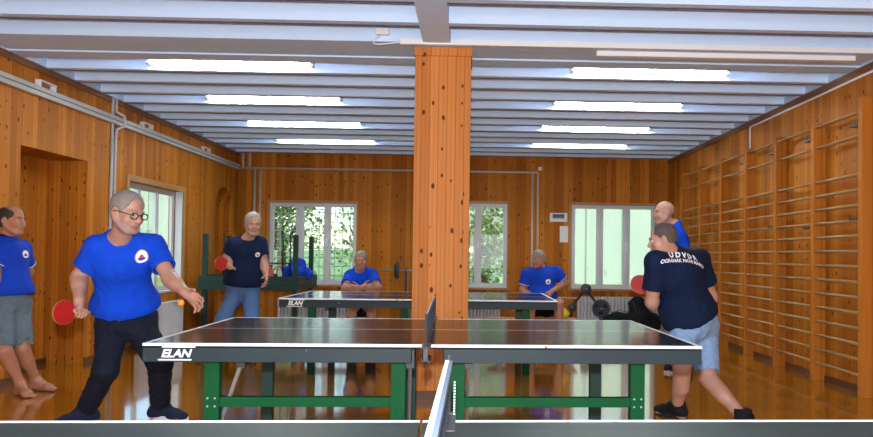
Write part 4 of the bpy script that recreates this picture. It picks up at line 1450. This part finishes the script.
POSES = {
 'left_player': dict(head=(-2.152,4.850,1.447), neck=(-2.259,4.980,1.273), pelvis=(-2.329,5.280,0.734), shR=(-2.383,4.950,1.220), elR=(-2.517,5.000,1.032), wrR=(-2.423,4.820,0.896), shL=(-2.092,5.100,1.238), elL=(-1.930,4.980,1.026), wrL=(-1.781,4.840,0.951), hipR=(-2.422,5.280,0.692), knR=(-2.392,5.130,0.423), anR=(-2.648,5.400,0.098), hipL=(-2.249,5.300,0.692), knL=(-2.069,5.200,0.449), anL=(-2.202,5.550,0.099)),
 'right_player': dict(head=(1.407,5.550,1.339), neck=(1.508,5.620,1.216), pelvis=(1.699,5.750,0.719), shL=(1.349,5.520,1.171), elL=(1.346,5.620,0.874), wrL=(1.427,5.860,0.891), shR=(1.767,5.860,1.196), elR=(1.907,6.000,0.904), wrR=(1.845,5.950,0.679), hipL=(1.596,5.680,0.664), knL=(1.540,5.500,0.407), anL=(1.566,5.720,0.075), hipR=(1.799,5.850,0.649), knR=(1.793,5.700,0.305), anR=(1.969,5.450,0.067)),
 'back_player': dict(head=(-2.473,8.750,1.528), neck=(-2.560,8.830,1.346), pelvis=(-2.616,8.900,0.816), shR=(-2.709,8.800,1.298), elR=(-2.789,8.850,1.137), wrR=(-2.695,8.660,1.094), shL=(-2.431,8.900,1.315), elL=(-2.381,8.900,1.084), wrL=(-2.324,8.780,0.938), hipR=(-2.678,8.880,0.771), knR=(-2.783,8.700,0.418), anR=(-2.989,8.900,0.078), hipL=(-2.535,8.900,0.771), knL=(-2.455,8.720,0.420), anL=(-2.507,8.850,0.042)),
 'barefoot': dict(head=(-3.842,6.500,1.450), neck=(-3.915,6.520,1.274), pelvis=(-3.866,6.500,0.766), shR=(-3.926,6.420,1.198), elR=(-3.875,6.320,0.979), wrR=(-3.880,6.400,0.821), shL=(-3.847,6.660,1.209), elL=(-3.871,6.800,1.009), wrL=(-4.008,6.820,0.867), hipR=(-3.884,6.450,0.735), knR=(-3.760,6.300,0.392), anR=(-3.713,6.450,0.094), hipL=(-3.829,6.580,0.727), knL=(-3.733,6.500,0.384), anL=(-3.720,6.680,0.098)),
 'seat_a': dict(head=(-1.388,9.750,1.126), neck=(-1.413,9.850,0.984), pelvis=(-1.425,10.080,0.520), shR=(-1.541,9.860,0.918), elR=(-1.563,9.620,0.774), wrR=(-1.323,9.420,0.792), shL=(-1.260,9.860,0.934), elL=(-1.152,9.620,0.779), wrL=(-1.342,9.380,0.781), hipR=(-1.485,10.050,0.483), knR=(-1.472,9.620,0.525), anR=(-1.464,9.620,0.052), hipL=(-1.355,10.050,0.484), knL=(-1.235,9.620,0.528), anL=(-1.228,9.620,0.054)),
 'seat_b': dict(head=(0.904,10.200,1.164), neck=(0.950,10.250,1.017), pelvis=(0.960,10.300,0.531), shR=(0.759,10.200,0.962), elR=(0.708,10.200,0.748), wrR=(0.838,9.980,0.629), shL=(1.156,10.280,0.992), elL=(1.282,10.300,0.844), wrL=(1.088,10.120,0.743), hipR=(0.863,10.260,0.492), knR=(0.775,9.830,0.560), anR=(0.795,9.860,0.120), hipL=(1.053,10.280,0.493), knL=(1.151,9.850,0.601), anL=(1.159,9.880,0.134)),
 'standing': dict(head=(2.037,8.000,1.674), neck=(2.150,8.020,1.539), pelvis=(2.237,8.050,0.841), shL=(2.157,7.850,1.429), elL=(2.242,7.850,1.192), wrL=(2.125,7.800,1.016), shR=(2.226,8.220,1.461), elR=(2.271,8.300,1.201), wrR=(2.158,8.200,1.006), hipL=(2.226,7.970,0.803), knL=(2.202,7.950,0.427), anL=(2.253,7.970,0.039), hipR=(2.249,8.130,0.795), knR=(2.233,8.100,0.413), anR=(2.298,8.130,0.048)),
}

def grip(P, s, C, d=None):
    """hand spec closing around a racket handle that leads to blade centre C"""
    wr, el = P['wr' + s], P['el' + s]
    d = unit(d) if d is not None else unit(wr - el)
    ax = unit(V3(C) - (wr + d * .07))
    return dict(d=d, s=ax, curl=(62, 85, 55), spread=.15, thumb=60)

def racket_for(H, s, label, dist, normal):
    d, n, sd = H['hands'][s]
    sc = 1.0
    G = H['P']['wr' + s] + d * .082 + n * .026
    ax = sd
    Cc = G + ax * (dist or .150)
    return racket(label, tuple(float(v) for v in Cc), ax, normal)

PP = {k_: {j: V3(v) for j, v in d.items()} for k_, d in POSES.items()}

# player with glasses on the left
P = PP['left_player']
H = human('left', 'grey haired man with glasses in blue t-shirt serving at the left table end', P,
          fwd=(.42, -.90, 0), hf=(.86, -.44, -.25), hu=(.06, 0, 1), hs=1.07, w=1.09, belly=.012, h=.0055, shirt_mat='blue', sleeve=.66, hem=.125,
          trouser='trousers', trouser_mat='darktrouser', shoes=dict(mat='shoeblue', sc=1.08), feet={'R': (-.55, -.8, 0), 'L': (.95, -.3, 0)},
          hands={'R': grip(P, 'R', P['wrR'] + V3((-.07, -.20, -.09)), (.05, -.12, -1)), 'L': dict(d=(.80, -.25, -.50), s=(.35, -.35, .85), curl=(14, 22, 16), spread=1.2, thumb=20, sc=1.08)},
          hair_=dict(mat='hair_grey', fz=.045, t=.009), stub=True, glasses=True, seed=3, jaw=1.08)
cam_p = V3((0, 0, 1.2))
L_ = np.linalg.norm(P['neck'] - P['pelvis'])
r, f, u = H['fr']
emblem(H, P['pelvis'] + u * L_ * .88 - r * .120 + f * .1, unit(f + V3((0, -.2, 0))), .040, H['t'])
racket_for(H, 'R', 'red racket held low by the blue shirted player with glasses', .125, (.93, -.35, 0))
b = nb(); bmesh.ops.create_uvsphere(b, u_segments=24, v_segments=16, radius=.02)
o = obj('table_tennis_ball', b, M['orange'], None, True); o.location = (-1.715, 4.6, .898); tag(o, 'orange ball dropping from the open hand of the serving player', 'ball')

# player on the right with the lettered back
P = PP['right_player']
H = human('right', 'man in navy lettered t-shirt and washed denim shorts crouching at the right table end', P,
          fwd=(-.55, .80, -.2), hf=(-.93, .20, -.22), hs=.98, w=1.13, belly=.04, h=.0055, shirt_mat='navy', sleeve=.66, hem=.03,
          trouser='denim_shorts', trouser_mat='lightdenim', leg_end=.88, shoes=dict(mat='black_' if False else 'blackcloth', sole='black', sc=1.0), feet={'R': (.5, .8, 0), 'L': (-.55, .8, 0)},
          hands={'L': grip(P, 'L', (1.267, 5.95, .99)), 'R': dict(s=(-.6, .6, .2))},
          hair_=dict(mat='hair_shaved', fz=.075, t=.003, nape=-.085), seed=11, loose=.016)
r, f, u = H['fr']
n = unit(-f + V3((0, -.35, .40))); up = unit(V3((.11, 0, 1)) - n * (V3((.11, 0, 1)) @ n)); right = np.cross(up, n)
L_ = np.linalg.norm(P['neck'] - P['pelvis'])
org = P['pelvis'] + u * L_ * .955 - f * .08 - right * .030
for s_, size, yy, cv, sp, bold in (('UDVDR', .056, .012, .55, 1.6, .003), ('OGRANAK NOVI MAROF', .037, -.031, .55, 1.0, .0011)):
    b = text_bm(s_, size, bold, 0, 0, sp)
    for v in b.verts:
        v.co.y += yy - cv * v.co.x ** 2
    lay_on(b, H['shirt'], org, n, right, up, .004, 1)
    put('back_lettering', b, M['letter'], H['t'], False)
racket_for(H, 'L', 'red racket held out in front of the navy lettered player', None, (.1, -1, .1))

# navy shirted player at the back left
P = PP['back_player']
H = human('back', 'white haired man in navy t-shirt and blue jeans playing at the back left', P,
          fwd=(.30, -.95, 0), hf=(.42, -.88, -.12), hs=1.08, w=1.08, belly=.03, h=.008, shirt_mat='navy', sleeve=.62, hem=.02,
          trouser='jeans', trouser_mat='denim', shoes=dict(mat='blackcloth', sole='sole'), feet={'R': (-.4, -.9, 0), 'L': (.4, -.9, 0)},
          hands={'R': grip(P, 'R', P['wrR'] + V3((-.10, -.14, .01)), (.1, -.5, -.8)), 'L': dict(s=(.2, -.9, .2), curl=(25, 30, 20))}, hair_=dict(mat='hair_white', fz=.04, t=.009), seed=21)
r, f, u = H['fr']; L_ = np.linalg.norm(P['neck'] - P['pelvis'])
emblem(H, P['pelvis'] + u * L_ * .74 - r * .125 + f * .1, f, .028, H['t'])
racket_for(H, 'R', 'dark red racket of the navy shirted player at the back', .125, (.2, -1, .2))

# barefoot onlooker at the left edge
P = {j: v + V3((.012, 0, 0)) for j, v in PP['barefoot'].items()}
H = human('barefoot', 'barefoot man in blue polo and grey denim shorts watching at the left edge', P,
          fwd=(.78, -.62, 0), hf=(.97, -.22, -.05), hs=1.03, w=.99, belly=.01, h=.0065, skin_='skin_tan', shirt_mat='bluep', sleeve=.70, hem=.05,
          trouser='denim_shorts', trouser_mat='greydenim', leg_end=.97, shoes=None, feet={'R': (.75, -.6, 0), 'L': (.98, -.15, 0)},
          hair_=dict(mat='hair_dark', fz=.05, t=.008, bald=True), seed=31, collar=True, hands={'R': dict(s=(.6, .2, .3)), 'L': dict(s=(.2, .2, .8))})
r, f, u = H['fr']; L_ = np.linalg.norm(P['neck'] - P['pelvis'])
emblem(H, P['pelvis'] + u * L_ * .76 - r * .11 + f * .1, f, .034, H['t'])

# seated man behind the back table
P = PP['seat_a']
H = human('seat_a', 'seated man in blue t-shirt resting his crossed arms on the back table', P,
          fwd=(.02, -1, 0), hf=(.08, -.98, -.12), hs=.97, w=1.02, belly=.02, h=.008, shirt_mat='blue', sleeve=.66, hem=.02,
          trouser='trousers', trouser_mat='darktrouser', shoes=dict(mat='blackcloth', sole='sole'), feet={'R': (0, -1, 0), 'L': (0, -1, 0)},
          hands={'R': dict(s=(0, -.2, 1)), 'L': dict(s=(0, -.2, 1))}, hair_=dict(mat='hair_grey', fz=.045, t=.008), seed=41, skin_='skin_tan')
r, f, u = H['fr']; L_ = np.linalg.norm(P['neck'] - P['pelvis'])
emblem(H, P['pelvis'] + u * L_ * .62 - r * .085 + f * .1, f, .036, H['t'])

# seated man in the polo shirt
P = PP['seat_b']
H = human('seat_b', 'seated man in blue polo with white piping leaning a hand on his thigh', P,
          fwd=(-.12, -.99, 0), hf=(-.72, -.66, -.12), hs=.97, w=1.10, belly=.05, h=.008, skin_='skin_tan', shirt_mat='bluep', sleeve=.72, hem=.03,
          trouser='shorts', trouser_mat='blackcloth', leg_end=.85, shoes=dict(mat='blackcloth', sole='sole'), feet={'R': (-.1, -1, 0), 'L': (.1, -1, 0)},
          hands={'L': dict(d=(-.5, -.5, -.4), s=(-.2, .3, .8)), 'R': dict(s=(0, -.5, .6))}, hair_=dict(mat='hair_grey', fz=.05, t=.008), seed=51, collar=True)
r, f, u = H['fr']; L_ = np.linalg.norm(P['neck'] - P['pelvis'])
emblem(H, P['pelvis'] + u * L_ * .72 - r * .10 + f * .1, f, .036, H['t'])

# standing man behind the right player
P = PP['standing']
H = human('standing', 'bald man in blue t-shirt standing behind the crouching navy player', P,
          fwd=(-.97, -.15, 0), hf=(-.98, -.12, -.03), hs=1.05, w=1.02, belly=.03, h=.008, shirt_mat='blue', sleeve=.80, hem=.05,
          trouser='shorts', trouser_mat='darktrouser', leg_end=.9, shoes=dict(mat='blackcloth', sole='sole'), feet={'R': (-1, -.1, 0), 'L': (-1, -.1, 0)},
          hair_=None, seed=61)

# ------------------------------------------------------------------ cloth heaps
def heap(name, label, cat, loc, balls, mats_, seed, h=.008, strap=None, strap_mat='black'):
    t = thing(name, label, cat, loc)
    o = V3(loc)
    pts = np.array([V3(b_[0]) for b_ in balls])
    S = Field(o + pts.min(0) - .3, o + pts.max(0) + .3, h)
    for c, rr in balls:
        S.ell(o + V3(c), rr, None, k=.05)
    S.wrinkle(.016, 24, seed)
    S.plane(o + V3((0, 0, .002)), V3((0, 0, -1)))
    S.mesh('cloth_shell', mats_, t, 1)
    for pth in strap or []:
        b = nb(); tube(b, pth, .012, 6, ell=.4); obj('strap', b, M[strap_mat], t, True)
    return t
heap('sports_bag', 'black sports bag slumped by the right radiator behind the main table', 'bag', (2.66, 12.35, 0),
     [((.10, 0, .20), (.22, .18, .22)), ((.06, 0, .42), (.14, .13, .15)), ((-.28, -.02, .16), (.24, .16, .15)), ((.30, 0, .15), (.15, .15, .16))], M['blackcloth'], 5,
     strap=[[(-.45, -.14, .25), (-.28, -.18, .36), (-.05, -.17, .30), (.05, -.15, .22)], [(-.04, -.1, .50), (.0, -.18, .35), (.06, -.20, .15)]], strap_mat='black')
heap('jacket', 'blue jacket heaped on the upturned table in front of the barred window', 'jacket', (-2.66, 11.72, .790),
     [((.0, 0, .12), (.19, .14, .13)), ((.03, .02, .24), (.12, .10, .11)), ((-.14, -.02, .08), (.10, .10, .10)), ((.15, 0, .09), (.11, .10, .10))], M['bluep'], 8,
     strap=[[(.0, -.14, .20), (.06, -.15, .12), (.14, -.12, .03)], [(-.05, -.13, .25), (-.1, -.15, .12), (-.15, -.12, .03)]])
